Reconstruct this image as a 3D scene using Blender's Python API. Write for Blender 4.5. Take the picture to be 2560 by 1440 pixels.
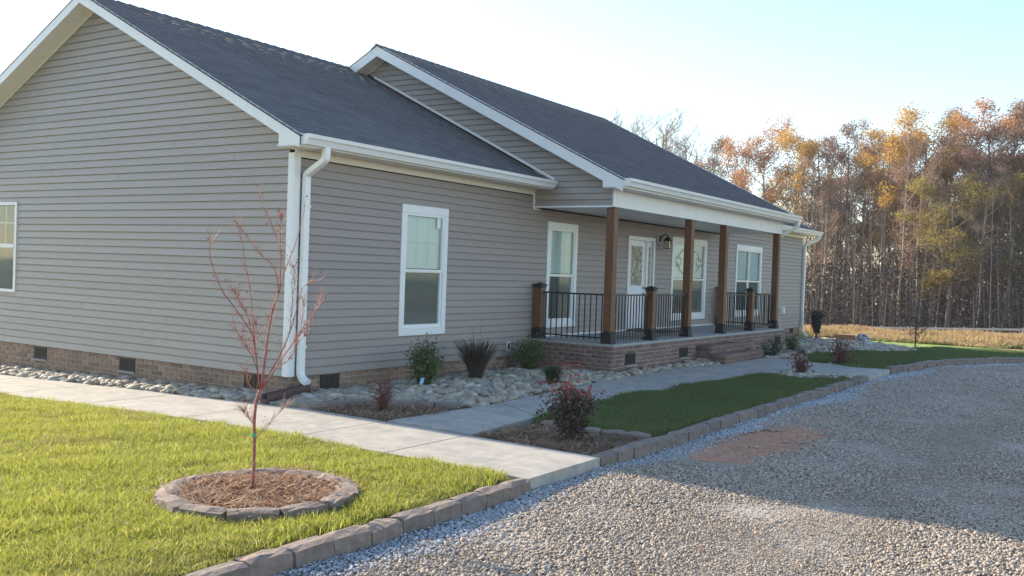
import bpy, bmesh, math, random
import numpy as np
from mathutils import Vector, Matrix, Quaternion
R = math.radians
rnd = random.Random(7)
npr = np.random.default_rng(11)
scene = bpy.context.scene
for o in list(bpy.data.objects): bpy.data.objects.remove(o, do_unlink=True)
COL = scene.collection

# ------------------------------------------------------------------ camera
CAM = np.array([-8.20932985, -8.55835233, 1.36639596])
YAW, PITCH, ROLL, FPX = 0.57983147, -0.01721323, 0.03544407, 2402.016
def cam_axes():
    cy, sy, cp, sp = math.cos(YAW), math.sin(YAW), math.cos(PITCH), math.sin(PITCH)
    f = np.array([cy*cp, sy*cp, sp]); r = np.array([sy, -cy, 0.]); u = np.cross(r, f)
    return r*math.cos(ROLL)+u*math.sin(ROLL), -r*math.sin(ROLL)+u*math.cos(ROLL), f
CR, CU, CF = cam_axes()
cd = bpy.data.cameras.new('camera'); cam = bpy.data.objects.new('camera', cd); COL.objects.link(cam)
cd.sensor_width = 36; cd.lens = 36*FPX/2560; cd.clip_start = .1; cd.clip_end = 3000
M = Matrix.Identity(4)
for i in range(3):
    M[i][0] = CR[i]; M[i][1] = CU[i]; M[i][2] = -CF[i]; M[i][3] = CAM[i]
cam.matrix_world = M
scene.camera = cam

# ------------------------------------------------------------------ sky, sun, exposure
SUND = Vector((.145, 2.3, 1.0)).normalized()          # towards the sun
w = bpy.data.worlds.new('World'); scene.world = w; w.use_nodes = True
nt = w.node_tree; bgn = nt.nodes['Background']
sky = nt.nodes.new('ShaderNodeTexSky'); sky.sky_type = 'NISHITA'; sky.sun_disc = False
sky.sun_elevation = math.asin(SUND.z); sky.sun_rotation = math.atan2(SUND.x, SUND.y)
sky.air_density = 1.1; sky.dust_density = .45; sky.ozone_density = 1.6; sky.altitude = 200
nt.links.new(sky.outputs[0], bgn.inputs[0]); bgn.inputs[1].default_value = .15
sl = bpy.data.lights.new('sun', 'SUN'); sl.energy = 5.0; sl.angle = R(.55); sl.color = (1, .85, .65)
so = bpy.data.objects.new('sun', sl); COL.objects.link(so)
so.rotation_mode = 'QUATERNION'; so.rotation_quaternion = SUND.to_track_quat('Z', 'Y'); so.location = (0, 30, 30)
vs = scene.view_settings
vs.view_transform = 'Standard'; vs.look = 'None'; vs.gamma = 1; vs.use_curve_mapping = False
vs.exposure = 1.15
scene.cycles.max_bounces = 8; scene.cycles.transparent_max_bounces = 16

HAZE = .0005
# ------------------------------------------------------------------ helpers
WL = {}
def wloc(o): return WL.get(o.name, Vector((0, 0, 0))) if o else Vector((0, 0, 0))
def setp(o, label=None, cat=None, group=None, kind=None):
    if label: o['label'] = label
    if cat: o['category'] = cat
    if group: o['group'] = group
    if kind: o['kind'] = kind
    return o
def thing(name, loc, label, cat, group=None):
    o = bpy.data.objects.new(name, None); COL.objects.link(o); o.location = loc
    o.empty_display_size = .1
    WL[o.name] = Vector(loc); return setp(o, label, cat, group)
def link(name, me, parent=None, label=None, kind=None):
    o = bpy.data.objects.new(name, me); COL.objects.link(o)
    if parent: o.parent = parent
    WL[o.name] = wloc(parent)
    if label: o['label'] = label
    if kind: o['kind'] = kind
    return o
def mesh_np(name, V, F, mat, smooth=False, tint=None):
    """V (n,3); F (m,k) all faces of one size"""
    me = bpy.data.meshes.new(name); V = np.asarray(V, np.float32); F = np.asarray(F, np.int32)
    m, k = F.shape
    me.vertices.add(len(V)); me.vertices.foreach_set('co', V.ravel())
    me.loops.add(m*k); me.loops.foreach_set('vertex_index', F.ravel())
    me.polygons.add(m); me.polygons.foreach_set('loop_start', np.arange(m, dtype=np.int32)*k)
    me.polygons.foreach_set('loop_total', np.full(m, k, np.int32))
    if smooth: me.polygons.foreach_set('use_smooth', np.ones(m, bool))
    me.update(calc_edges=True)
    if tint is not None:
        a = me.attributes.new('tint', 'FLOAT', 'POINT'); a.data.foreach_set('value', np.asarray(tint, np.float32))
    if mat: me.materials.append(mat)
    return me
class MB:
    def __init__(s): s.v = []; s.f = []; s.t = []
    def add(s, V, F, t=0.):
        b = len(s.v); s.v += [tuple(p) for p in V]; s.f += [tuple(i+b for i in q) for q in F]; s.t += [t]*len(V); return s
    def box(s, x0, x1, y0, y1, z0, z1, t=0.):
        return s.add([(x0,y0,z0),(x1,y0,z0),(x1,y1,z0),(x0,y1,z0),(x0,y0,z1),(x1,y0,z1),(x1,y1,z1),(x0,y1,z1)],
                     [(0,3,2,1),(4,5,6,7),(0,1,5,4),(1,2,6,5),(2,3,7,6),(3,0,4,7)], t)
    def prism(s, poly, d, t=0.):
        """poly: planar 3d points, extruded by vector d"""
        n = len(poly); A = [Vector(p) for p in poly]; B = [p+Vector(d) for p in A]
        nn = sum((A[i].cross(A[(i+1) % n]) for i in range(n)), Vector())
        if nn.dot(Vector(d)) > 0: A.reverse(); B.reverse()
        return s.add(A+B, [tuple(range(n)), tuple(range(2*n-1, n-1, -1))]+[(i, i+n, (i+1) % n+n, (i+1) % n) for i in range(n)], t)
    def extr(s, prof, x0, x1, axis='X', t=0.):
        """profile of 2d points (a,b) extruded along axis; a,b = the other two axes in order"""
        def P(a, b, q): return (q, a, b) if axis == 'X' else ((a, q, b) if axis == 'Y' else (a, b, q))
        return s.prism([P(a, b, x0) for a, b in prof], (x1-x0, 0, 0) if axis == 'X' else ((0, x1-x0, 0) if axis == 'Y' else (0, 0, x1-x0)), t)
    def tube(s, pts, rad, n=6, t=0., cap=True):
        pts = [Vector(p) for p in pts]; m = len(pts)
        rad = [rad]*m if not hasattr(rad, '__len__') else rad
        b = len(s.v); prev = None
        for i, p in enumerate(pts):
            d = (pts[min(i+1, m-1)]-pts[max(i-1, 0)]).normalized()
            if prev is None:
                a = d.cross(Vector((0, 0, 1)) if abs(d.z) < .9 else Vector((1, 0, 0))).normalized()
            else:
                a = (prev-d*prev.dot(d)); a = a.normalized() if a.length > 1e-6 else d.orthogonal().normalized()
            prev = a; c = d.cross(a)
            for k in range(n):
                w_ = 2*math.pi*k/n
                s.v.append(tuple(p+(a*math.cos(w_)+c*math.sin(w_))*rad[i])); s.t.append(t)
        for i in range(m-1):
            for k in range(n):
                s.f.append((b+i*n+k, b+i*n+(k+1) % n, b+(i+1)*n+(k+1) % n, b+(i+1)*n+k))
        if cap: s.f.append(tuple(b+k for k in range(n))[::-1]); s.f.append(tuple(b+(m-1)*n+k for k in range(n)))
        return s
    def rtube(s, pts, hw, hd, side=(1, 0, 0)):
        """rectangular tube sweep, half width hw along side"""
        pts = [Vector(p) for p in pts]; m = len(pts); sd = Vector(side); b = len(s.v)
        for i, p in enumerate(pts):
            d = (pts[min(i+1, m-1)]-pts[max(i-1, 0)]).normalized(); a = (sd-d*sd.dot(d)).normalized(); c = d.cross(a)
            for q in [(-1,-.7),(-.8,-1),(.8,-1),(1,-.7),(1,.7),(.8,1),(-.8,1),(-1,.7)]:
                s.v.append(tuple(p+a*hw*q[0]+c*hd*q[1])); s.t.append(0.)
        for i in range(m-1):
            for k in range(8): s.f.append((b+i*8+k, b+i*8+(k+1) % 8, b+(i+1)*8+(k+1) % 8, b+(i+1)*8+k))
        s.f.append(tuple(b+k for k in range(8))[::-1]); s.f.append(tuple(b+(m-1)*8+k for k in range(8)))
        return s
    def mesh(s, name, mat, smooth=False, off=(0, 0, 0), bevel=0):
        me = bpy.data.meshes.new(name); o_ = Vector(off)
        me.from_pydata([tuple(Vector(p)-o_) for p in s.v], [], s.f)
        a = me.attributes.new('tint', 'FLOAT', 'POINT'); a.data.foreach_set('value', s.t)
        bm = bmesh.new(); bm.from_mesh(me)
        bmesh.ops.recalc_face_normals(bm, faces=bm.faces)
        if bevel: bmesh.ops.bevel(bm, geom=list(bm.edges), offset=bevel, segments=1, affect='EDGES')
        bm.to_mesh(me); bm.free()
        if smooth:
            for p in me.polygons: p.use_smooth = True
        me.materials.append(mat); return me
    def build(s, name, mat, parent=None, smooth=False, label=None, kind=None, bevel=0):
        return link(name, s.mesh(name, mat, smooth, wloc(parent), bevel), parent, label, kind)
def depth(p): return float((np.array(p)-CAM)@CF)
def bp(px, py, **k):
    d = CF*FPX+CR*(px-1280)+CU*(720-py); i = {'X': 0, 'Y': 1, 'Z': 2}[list(k)[0]]; v = list(k.values())[0]
    return Vector(CAM+(v-CAM[i])/d[i]*d)
def inframe(p, mg=1.1):
    d = np.array(p)-CAM; z = d@CF
    return z > .3 and abs(d@CR)/z < .533*mg and abs(d@CU)/z < .3*mg
def pieces(name, items, mat, limit=300, stuffname=None, smooth=False):
    """items: (mesh, matrix4x4, parent, tint). Largest as objects, the rest as one stuff part per parent."""
    def score(it):
        p = it[1].translation; return (1/max(depth(p), .5)) if inframe(p) else 0
    its = sorted(items, key=score, reverse=True); rest = {}
    for k, (me, mx, par, t) in enumerate(its):
        if k < limit:
            o = link(name, me, par); m2 = mx.copy(); m2.translation = mx.translation-wloc(par); o.matrix_local = m2
        else: rest.setdefault(par.name, []).append((me, mx, par, t))
    cache = {}
    for pn, L in rest.items():
        Vs = {}; 
        for me, mx, par, t in L:
            if me.name not in cache:
                v = np.empty(len(me.vertices)*3, np.float32); me.vertices.foreach_get('co', v); v = v.reshape(-1, 3)
                me.calc_loop_triangles(); f = np.empty(len(me.loop_triangles)*3, np.int32); me.loop_triangles.foreach_get('vertices', f)
                cache[me.name] = (v, f.reshape(-1, 3))
            v, f = cache[me.name]; m = np.array(mx)
            Vs.setdefault('v', []).append(v@m[:3, :3].T+m[:3, 3]-np.array(wloc(par)))
            Vs.setdefault('f', []).append(f+Vs.get('n', 0)); Vs['n'] = Vs.get('n', 0)+len(v)
            Vs.setdefault('t', []).append(np.full(len(v), t))
        me = mesh_np(name, np.concatenate(Vs['v']), np.concatenate(Vs['f']), mat, smooth, np.concatenate(Vs['t']))
        link(stuffname or name, me, L[0][2], kind='stuff')
def TM(loc, rz=0, sc=(1, 1, 1), rx=0, ry=0):
    return Matrix.Translation(loc) @ Matrix.Rotation(rz, 4, 'Z') @ Matrix.Rotation(ry, 4, 'Y') @ Matrix.Rotation(rx, 4, 'X') @ Matrix.Diagonal((*sc, 1))

# ------------------------------------------------------------------ materials
def mat(name, color, rough=.7, var=0, vscale=5, bump=0, bscale=60, c2=None, objvar=0, spec=.5, metal=0, transl=0, ramp=None, stretch=None, aniso2=None):
    m = bpy.data.materials.new(name); m.use_nodes = True; n = m.node_tree.nodes; l = m.node_tree.links
    br_ = lambda c: tuple(min(v*1.17, .86) if max(c) < .73 else v for v in c)
    color = br_(color); c2 = br_(c2) if c2 else c2; ramp = [br_(c) for c in ramp] if ramp else ramp
    b = n['Principled BSDF']; b.inputs['Roughness'].default_value = rough; b.inputs['Metallic'].default_value = metal
    b.inputs['Specular IOR Level'].default_value = spec
    col = n.new('ShaderNodeRGB'); col.outputs[0].default_value = (*color, 1); out = col.outputs[0]
    tc = n.new('ShaderNodeTexCoord'); vec = tc.outputs['Object']
    if stretch:
        mp = n.new('ShaderNodeMapping'); mp.inputs['Scale'].default_value = stretch; l.new(vec, mp.inputs[0]); vec = mp.outputs[0]
    def noise(sc, det=3):
        t = n.new('ShaderNodeTexNoise'); t.inputs['Scale'].default_value = sc; t.inputs['Detail'].default_value = det
        l.new(vec, t.inputs['Vector']); return t.outputs['Fac']
    if ramp:       # per piece colour: object random + tint attribute
        oi = n.new('ShaderNodeObjectInfo'); at = n.new('ShaderNodeAttribute'); at.attribute_name = 'tint'
        ad = n.new('ShaderNodeMath'); ad.operation = 'ADD'; l.new(oi.outputs['Random'], ad.inputs[0]); l.new(at.outputs['Fac'], ad.inputs[1])
        fr = n.new('ShaderNodeMath'); fr.operation = 'FRACT'; l.new(ad.outputs[0], fr.inputs[0])
        cr = n.new('ShaderNodeValToRGB'); l.new(fr.outputs[0], cr.inputs[0]); cr.color_ramp.interpolation = 'LINEAR'
        el = cr.color_ramp.elements
        for i, c in enumerate(ramp):
            e = el[i] if i < 2 else el.new(.5)
            e.color = (*c, 1)
        for i in range(len(ramp)): el[i].position = i/(len(ramp)-1)
        for i, c in enumerate(ramp): el[i].color = (*c, 1)
        out = cr.outputs[0]
    if c2:
        mx = n.new('ShaderNodeMix'); mx.data_type = 'RGBA'; mr = n.new('ShaderNodeMapRange')
        mr.inputs[1].default_value = .38; mr.inputs[2].default_value = .62
        l.new(noise(vscale, 4), mr.inputs[0]); l.new(mr.outputs[0], mx.inputs[0]); l.new(out, mx.inputs[6]); mx.inputs[7].default_value = (*c2, 1); out = mx.outputs[2]
    if objvar:
        hv = n.new('ShaderNodeHueSaturation'); mr = n.new('ShaderNodeMapRange'); mr.inputs[3].default_value = 1-objvar; mr.inputs[4].default_value = 1+objvar
        oi = n.new('ShaderNodeObjectInfo'); l.new(oi.outputs['Random'], mr.inputs[0]); l.new(mr.outputs[0], hv.inputs['Value']); l.new(out, hv.inputs['Color']); out = hv.outputs[0]
    if var:
        hv = n.new('ShaderNodeHueSaturation'); mr = n.new('ShaderNodeMapRange'); mr.inputs[3].default_value = 1-var; mr.inputs[4].default_value = 1+var
        mr.inputs[1].default_value = .3; mr.inputs[2].default_value = .7
        l.new(noise(vscale*2.3, 5), mr.inputs[0]); l.new(mr.outputs[0], hv.inputs['Value']); l.new(out, hv.inputs['Color']); out = hv.outputs[0]
    l.new(out, b.inputs['Base Color'])
    if bump:
        bu = n.new('ShaderNodeBump'); bu.inputs['Strength'].default_value = 1; bu.inputs['Distance'].default_value = bump
        l.new(noise(bscale, 4), bu.inputs['Height']); l.new(bu.outputs[0], b.inputs['Normal'])
    if transl:
        tr = n.new('ShaderNodeBsdfTranslucent'); ms = n.new('ShaderNodeMixShader'); ms.inputs[0].default_value = transl
        l.new(out, tr.inputs[0]); l.new(b.outputs[0], ms.inputs[1]); l.new(tr.outputs[0], ms.inputs[2])
        l.new(ms.outputs[0], n['Material Output'].inputs[0])
    return m
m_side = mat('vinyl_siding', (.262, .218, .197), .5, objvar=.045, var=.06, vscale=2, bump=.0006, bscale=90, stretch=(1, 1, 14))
m_sidec = mat('vinyl_siding_side_lit', (.285, .252, .222), .5, objvar=.045, var=.06, vscale=2, bump=.0006, bscale=90, stretch=(1, 1, 14))  # same siding as the front; paler light on the side walls put into the colour
m_white = mat('white_vinyl', (.78, .77, .75), .42, var=.03, vscale=2)
m_gut = mat('white_aluminium', (.80, .79, .77), .3, var=.02, vscale=2)
m_soff = mat('warm_bounce_soffit', (.82, .76, .66), .55, var=.04, vscale=6)  # cream tone: warm light bounced off the sunlit ground, put into the colour
m_shing = mat('asphalt_shingle', (.1, .1, .12), .95, bump=.002, bscale=300, var=.12, vscale=60,
              ramp=[(.094, .094, .100), (.108, .108, .114), (.084, .084, .091), (.116, .115, .121), (.099, .099, .106)], spec=.2)
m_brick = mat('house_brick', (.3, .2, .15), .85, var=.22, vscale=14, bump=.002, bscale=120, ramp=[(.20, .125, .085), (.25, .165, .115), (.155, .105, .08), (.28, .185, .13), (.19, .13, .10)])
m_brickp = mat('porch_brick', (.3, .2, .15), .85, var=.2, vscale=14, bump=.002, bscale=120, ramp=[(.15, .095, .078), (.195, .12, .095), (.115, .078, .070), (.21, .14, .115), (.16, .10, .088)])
m_mort = mat('mortar', (.40, .33, .26), .95, var=.1, vscale=20, bump=.002, bscale=200)
m_mortp = mat('porch_mortar', (.42, .36, .33), .95, var=.1, vscale=20, bump=.002, bscale=200)
m_conc = mat('concrete_walk', (.34, .315, .28), .85, var=.10, vscale=4.5, bump=.0015, bscale=140, c2=(.27, .255, .23))
m_slab = mat('porch_concrete', (.30, .29, .275), .8, var=.08, vscale=2, bump=.001, bscale=100)
m_post = mat('stained_timber', (.165, .075, .032), .55, var=.3, vscale=9, stretch=(9, 9, .7), bump=.0015, bscale=60, c2=(.115, .05, .022))
m_black = mat('black_metal', (.016, .015, .016), .45)
m_tar = mat('black_coating', (.022, .019, .018), .7, bump=.001, bscale=40)
m_edge = mat('edging_concrete', (.3, .25, .22), .9, var=.2, vscale=7, bump=.008, bscale=22, ramp=[(.165, .13, .112), (.20, .152, .125), (.15, .125, .112), (.22, .168, .138)])
m_river = mat('river_stone', (.35, .32, .27), .75, var=.12, vscale=10, bump=.002, bscale=40,
              ramp=[(.33, .285, .215), (.22, .195, .155), (.42, .37, .28), (.28, .22, .15), (.31, .30, .265), (.19, .15, .115), (.47, .44, .37)])
m_grav = mat('drive_gravel', (.4, .36, .3), .85, ramp=[(.28, .23, .18), (.35, .29, .23), (.23, .19, .155), (.40, .34, .28), (.32, .25, .185), (.27, .25, .225)])
m_gravb = mat('pale_gravel', (.4, .4, .42), .85, ramp=[(.33, .335, .345), (.25, .26, .28), (.42, .425, .435), (.30, .305, .32)])
m_gravbase = mat('gravel_bed', (.34, .29, .24), .95, var=.35, vscale=30, bump=.02, bscale=45, c2=(.27, .245, .225))
m_dirt = mat('red_clay', (.34, .16, .09), .95, var=.25, vscale=9, bump=.01, bscale=40, c2=(.36, .19, .12))
m_lawnb = mat('lawn_soil', (.045, .06, .018), .95, var=.3, vscale=12, c2=(.085, .075, .03))
m_straw = mat('mulch_bed_soil', (.10, .06, .038), .95, var=.4, vscale=20, bump=.01, bscale=60)
m_strawb = mat('pine_straw', (.3, .14, .06), .8, transl=.2, ramp=[(.20, .115, .065), (.30, .19, .115), (.15, .08, .05), (.48, .40, .28)])
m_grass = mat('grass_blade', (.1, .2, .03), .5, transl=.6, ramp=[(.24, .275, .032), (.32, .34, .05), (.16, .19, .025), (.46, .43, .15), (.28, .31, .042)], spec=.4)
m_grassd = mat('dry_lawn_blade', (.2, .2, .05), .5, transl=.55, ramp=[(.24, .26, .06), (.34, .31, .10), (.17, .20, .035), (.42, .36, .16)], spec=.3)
m_grasss = mat('shaded_grass', (.06, .12, .025), .6, transl=.4, ramp=[(.12, .16, .055), (.155, .195, .07), (.095, .135, .045), (.20, .21, .095)], spec=.3)  # darker, duller copy of the lawn green: shade put into the blade colour
m_field = mat('field_ground', (.30, .20, .095), .95, var=.3, vscale=.6, c2=(.20, .15, .07))
m_ground = mat('ground_soil', (.10, .11, .05), .95, var=.3, vscale=.8, c2=(.07, .10, .035))
m_dry = mat('dry_grass', (.4, .28, .14), .8, transl=.4, ramp=[(.42, .29, .14), (.52, .37, .20), (.30, .20, .095), (.36, .28, .15), (.46, .30, .15)])
m_weed = mat('weed_leaf', (.2, .22, .06), .7, transl=.4, ramp=[(.14, .18, .05), (.24, .25, .08), (.30, .28, .12)])
m_farlawn = mat('far_grass', (.15, .22, .03), .9, var=.25, vscale=1.5, c2=(.20, .26, .045))
m_ftimber = mat('fence_timber', (.36, .335, .31), .8, var=.15, vscale=3)
m_bark = mat('tree_bark', (.13, .10, .08), .9, var=.3, vscale=3, ramp=[(.15, .12, .10), (.21, .175, .155), (.12, .095, .085)])
m_barkp = mat('pale_bark', (.3, .26, .22), .9, var=.2, vscale=3)
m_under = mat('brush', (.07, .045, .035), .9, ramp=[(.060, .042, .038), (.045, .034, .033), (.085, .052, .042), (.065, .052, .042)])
def leafm(n, cols): return mat(n, cols[0], .7, transl=.55, ramp=cols, spec=.3)
m_lorange = leafm('orange_leaf', [(.48, .24, .10), (.56, .30, .13), (.38, .18, .09), (.44, .27, .15)])
m_lbrown = leafm('brown_leaf', [(.25, .17, .12), (.32, .215, .145), (.20, .135, .10), (.36, .245, .16)])
m_lgold = leafm('gold_leaf', [(.52, .33, .06), (.60, .40, .09), (.44, .26, .05), (.40, .22, .07)])
m_lolive = leafm('olive_leaf', [(.24, .20, .055), (.32, .25, .065), (.17, .155, .045), (.38, .27, .08)])
m_lrust = leafm('rust_leaf', [(.25, .155, .11), (.30, .18, .125), (.20, .125, .09)])
m_sapl = mat('red_sapling_bark', (.23, .052, .045), .6, var=.35, vscale=18, c2=(.27, .115, .09), bump=.002, bscale=90)
m_saplt = mat('sunlit_twig', (.32, .15, .12), .6, var=.2, vscale=20)  # twigs paler than the bark: sunlight on them put into the colour
m_berry = mat('dried_berry', (.20, .055, .03), .8)
m_redbud = mat('red_bud', (.7, .06, .07), .6)
m_gtape = mat('green_tape', (.03, .35, .17), .5)
m_box = mat('box_leaf', (.06, .1, .03), .5, transl=.25, ramp=[(.070, .10, .036), (.10, .14, .05), (.05, .075, .028), (.14, .175, .07)])
m_nandr = mat('red_nandina_leaf', (.2, .05, .05), .5, transl=.25, ramp=[(.24, .05, .045), (.32, .08, .065), (.17, .04, .04)])
m_nandg = mat('dark_nandina_leaf', (.05, .05, .03), .5, transl=.2, ramp=[(.04, .05, .03), (.07, .045, .035), (.035, .045, .028), (.09, .05, .04)])
m_brr = mat('maroon_leaf', (.14, .04, .04), .6, transl=.2, ramp=[(.13, .035, .035), (.18, .055, .045), (.09, .03, .03), (.22, .10, .085)])
m_ogr = mat('dark_blade', (.05, .04, .03), .6, ramp=[(.060, .050, .042), (.095, .075, .058), (.045, .037, .034), (.17, .14, .105)])
m_lir = mat('green_blade', (.03, .06, .025), .5, ramp=[(.026, .055, .026), (.04, .075, .03), (.022, .042, .02)])
m_stem = mat('shrub_stem', (.10, .065, .045), .8)
m_hose = mat('terracotta_cord', (.30, .125, .085), .5)
m_tagm = mat('blue_tag', (.25, .45, .7), .4)
m_board = mat('brown_splash_board', (.09, .055, .045), .8, var=.2, vscale=8, bump=.002)
m_vent = mat('vent_metal', (.035, .03, .025), .6)
m_doorw = mat('white_door_paint', (.74, .75, .78), .35)
m_blind = mat('white_blind', (.80, .84, .82), .7)
m_screen = mat('insect_screen', (.115, .12, .12), .8)
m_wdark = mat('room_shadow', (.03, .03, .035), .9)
m_steel = mat('satin_handle', (.25, .25, .27), .35, metal=1)
m_lampg = mat('amber_lamp_glass', (.42, .33, .24), .15)
m_card = mat('cardboard', (.36, .19, .11), .9)
m_blackrock = mat('far_boulder', (.5, .5, .51), .8, var=.4, vscale=3, bump=.03, bscale=6, c2=(.07, .07, .08))
m_lead = mat('lead_came', (.55, .52, .42), .3, metal=.6)
def glassm(name, fac, tintc=(.78, .88, .97)):
    m = bpy.data.materials.new(name); m.use_nodes = True; n = m.node_tree.nodes; l = m.node_tree.links
    n.remove(n['Principled BSDF'])
    g = n.new('ShaderNodeBsdfGlossy'); g.inputs['Roughness'].default_value = .06; g.inputs[0].default_value = (*tintc, 1)
    t = n.new('ShaderNodeBsdfTransparent'); t.inputs[0].default_value = (.86, .9, .89, 1)
    fr = n.new('ShaderNodeFresnel'); fr.inputs[0].default_value = 1.5
    mr = n.new('ShaderNodeMapRange'); mr.inputs[1].default_value = 0; mr.inputs[2].default_value = 1; mr.inputs[3].default_value = fac; mr.inputs[4].default_value = 1
    gm = n.new('ShaderNodeNewGeometry'); iv = n.new('ShaderNodeMath'); iv.operation = 'SUBTRACT'; iv.inputs[0].default_value = 1; l.new(gm.outputs['Backfacing'], iv.inputs[1])
    mu = n.new('ShaderNodeMath'); mu.operation = 'MULTIPLY'; l.new(fr.outputs[0], mr.inputs[0]); l.new(mr.outputs[0], mu.inputs[0]); l.new(iv.outputs[0], mu.inputs[1])
    tc = n.new('ShaderNodeTexCoord'); no = n.new('ShaderNodeTexNoise'); no.inputs['Scale'].default_value = 2.5; l.new(tc.outputs['Object'], no.inputs['Vector'])
    bu = n.new('ShaderNodeBump'); bu.inputs['Distance'].default_value = .0012; bu.inputs['Strength'].default_value = .6; l.new(no.outputs['Fac'], bu.inputs['Height'])
    l.new(bu.outputs[0], g.inputs['Normal'])
    mx = n.new('ShaderNodeMixShader'); l.new(mu.outputs[0], mx.inputs[0]); l.new(t.outputs[0], mx.inputs[1]); l.new(g.outputs[0], mx.inputs[2])
    l.new(mx.outputs[0], n['Material Output'].inputs[0]); return m
m_glass = glassm('window_glass', .02)

# ------------------------------------------------------------------ ground
def g(x, y):
    z = -.2
    if y > -1: z -= .028*min(y+1, 30)*max(0, min(1, 1-(x-6)/4))
    if x > 11: z -= .0145*(min(x, 21)-11)
    if x > 21: z -= (x-21)*(.045+.00083*max(-40, min(60, y+.9)))
    return z
def drape(name, poly, dz, m, kind='structure', step=1.5, parent=None, label=None, skirt=0):
    bm = bmesh.new(); vs_ = [bm.verts.new((x, y, 0)) for x, y in poly]; f = bm.faces.new(vs_)
    if f.normal.z < 0: f.normal_flip()
    xs = [p[0] for p in poly]; ys = [p[1] for p in poly]
    for ax, a, b in ((0, min(xs), max(xs)), (1, min(ys), max(ys))):
        st = max(step, (b-a)/60); cuts = [a+st*(i+1) for i in range(int((b-a)/st))]
        if ax == 0: cuts += [c for c in (6, 10, 11, 21) if a < c < b]
        else: cuts += [c for c in (-1,) if a < c < b]
        for c in cuts:
            no = (1, 0, 0) if ax == 0 else (0, 1, 0)
            bmesh.ops.bisect_plane(bm, geom=bm.verts[:]+bm.edges[:]+bm.faces[:], plane_co=Vector(no)*c, plane_no=no, dist=1e-5)
    for v in bm.verts: v.co.z = g(v.co.x, v.co.y)+dz
    if skirt:
        be = [e for e in bm.edges if len(e.link_faces) == 1]
        r_ = bmesh.ops.extrude_edge_only(bm, edges=be)
        for v in [q for q in r_['geom'] if isinstance(q, bmesh.types.BMVert)]: v.co.z -= skirt
    bmesh.ops.recalc_face_normals(bm, faces=bm.faces)
    if skirt == 0:
        for f in bm.faces:
            if f.normal.z < 0: f.normal_flip()
    me = bpy.data.meshes.new(name); bm.to_mesh(me); bm.free(); me.materials.append(m)
    if parent:
        off = wloc(parent)
        for v in me.vertices: v.co -= off
    o = link(name, me, parent, label, kind if not parent else None); return o
gr = []
XS = sorted(set([-300, -150, -80, -50, -30] + list(range(-20, 22, 2)) + [6, 10, 11, 21] + list(range(21, 130, 8)) + [150, 200, 300, 500, 900]))
YS = sorted(set([-500, -300, -150, -80, -41, -30, -20] + list(range(-12, 30, 2)) + [-1, 35, 45, 59, 80, 150, 300, 500]))
GV = [(x, y, g(x, y)-.16) for x in XS for y in YS]; ny = len(YS)
GF = [(i*ny+j, (i+1)*ny+j, (i+1)*ny+j+1, i*ny+j+1) for i in range(len(XS)-1) for j in range(len(YS)-1)]
link('ground', mesh_np('ground', GV, GF, m_ground), kind='structure')
EY = -4.72   # face of the edging along the drive
far_edge = [(10.5, -4.73), (11.59, -4.89), (13.24, -4.95), (14.95, -5.25), (16.37, -5.7), (17.77, -6.3), (19.2, -7.0), (22, -8.6), (27, -12)]
drape('gravel_drive', [(-14, EY), (10.5, EY)]+far_edge[1:]+[(27, -24), (-14, -24)], -.11, m_gravbase, step=2)
left_lawn = [(-14, EY+.1), (-2.02, EY+.1), (-1.97, -1.5), (-1.97, 12), (-14, 12)]
drape('lawn', left_lawn, -.03, m_lawnb, step=2)
lawn2 = [(.42, -4.56), (.25, -3.95), (.40, -3.32), (.75, -3.1), (2.4, -2.95), (3.4, -3.0), (6, -3.12), (7.72, -3.32), (7.45, -3.6), (7.48, -4.0), (7.8, -4.4), (8.4, -4.58)]
drape('lawn', lawn2, -.025, m_lawnb)
lawn3 = [(10.46, -4.56), (10.62, -3.75), (11.0, -3.15), (12.0, -2.72), (12.9, -2.45), (14, -2.5), (15.2, -2.85), (16.6, -3.4), (18.0, -3.9), (19.2, -3.6), (20.5, -3.9), (27, -10), (27, -11.5), (22, -8.45), (19.2, -6.85), (17.77, -6.15), (16.37, -5.55), (14.95, -5.1), (13.2, -4.8), (11.59, -4.75)]
drape('lawn', lawn3, -.025, m_farlawn)
drape('lawn', [(19.3, -3.4), (20.2, -1.5), (21.0, -.6), (25, 1.5), (28, 4), (29.5, 4), (28.5, -3), (27.1, -9.9), (20.5, -3.9)], -.03, m_farlawn)
drape('red_dirt', [(27.15, -11.5), (27.6, -8.5), (28.3, -4.0), (30.5, -4.4), (33, -7), (33, -14), (27.15, -14)], -.05, m_dirt)
drape('field', [(20.8, .3), (20.8, 30), (76, 60), (120, 60), (120, -60), (33.1, -60), (33.1, -7), (30.6, -4.3), (28.6, -3.9), (29.6, 4), (28, 4.1), (25, 1.7)], -.08, m_field, step=4)
mulch1 = [(-.72, -3.27), (.33, -3.27), (.36, -3.5), (.18, -3.9), (.32, -4.5), (.28, -4.58), (-.86, -4.58)]
drape('mulch_bed', mulch1, -.06, m_straw, step=.5)
mulch2 = [(-.70, -2.12), (-.70, -1.0), (-.39, -1.02), (-.1, -1.12), (.1, -1.3), (.28, -1.55), (.42, -1.95), (.7, -2.15)]
drape('mulch_bed', mulch2, -.05, m_straw, step=.5)

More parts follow.
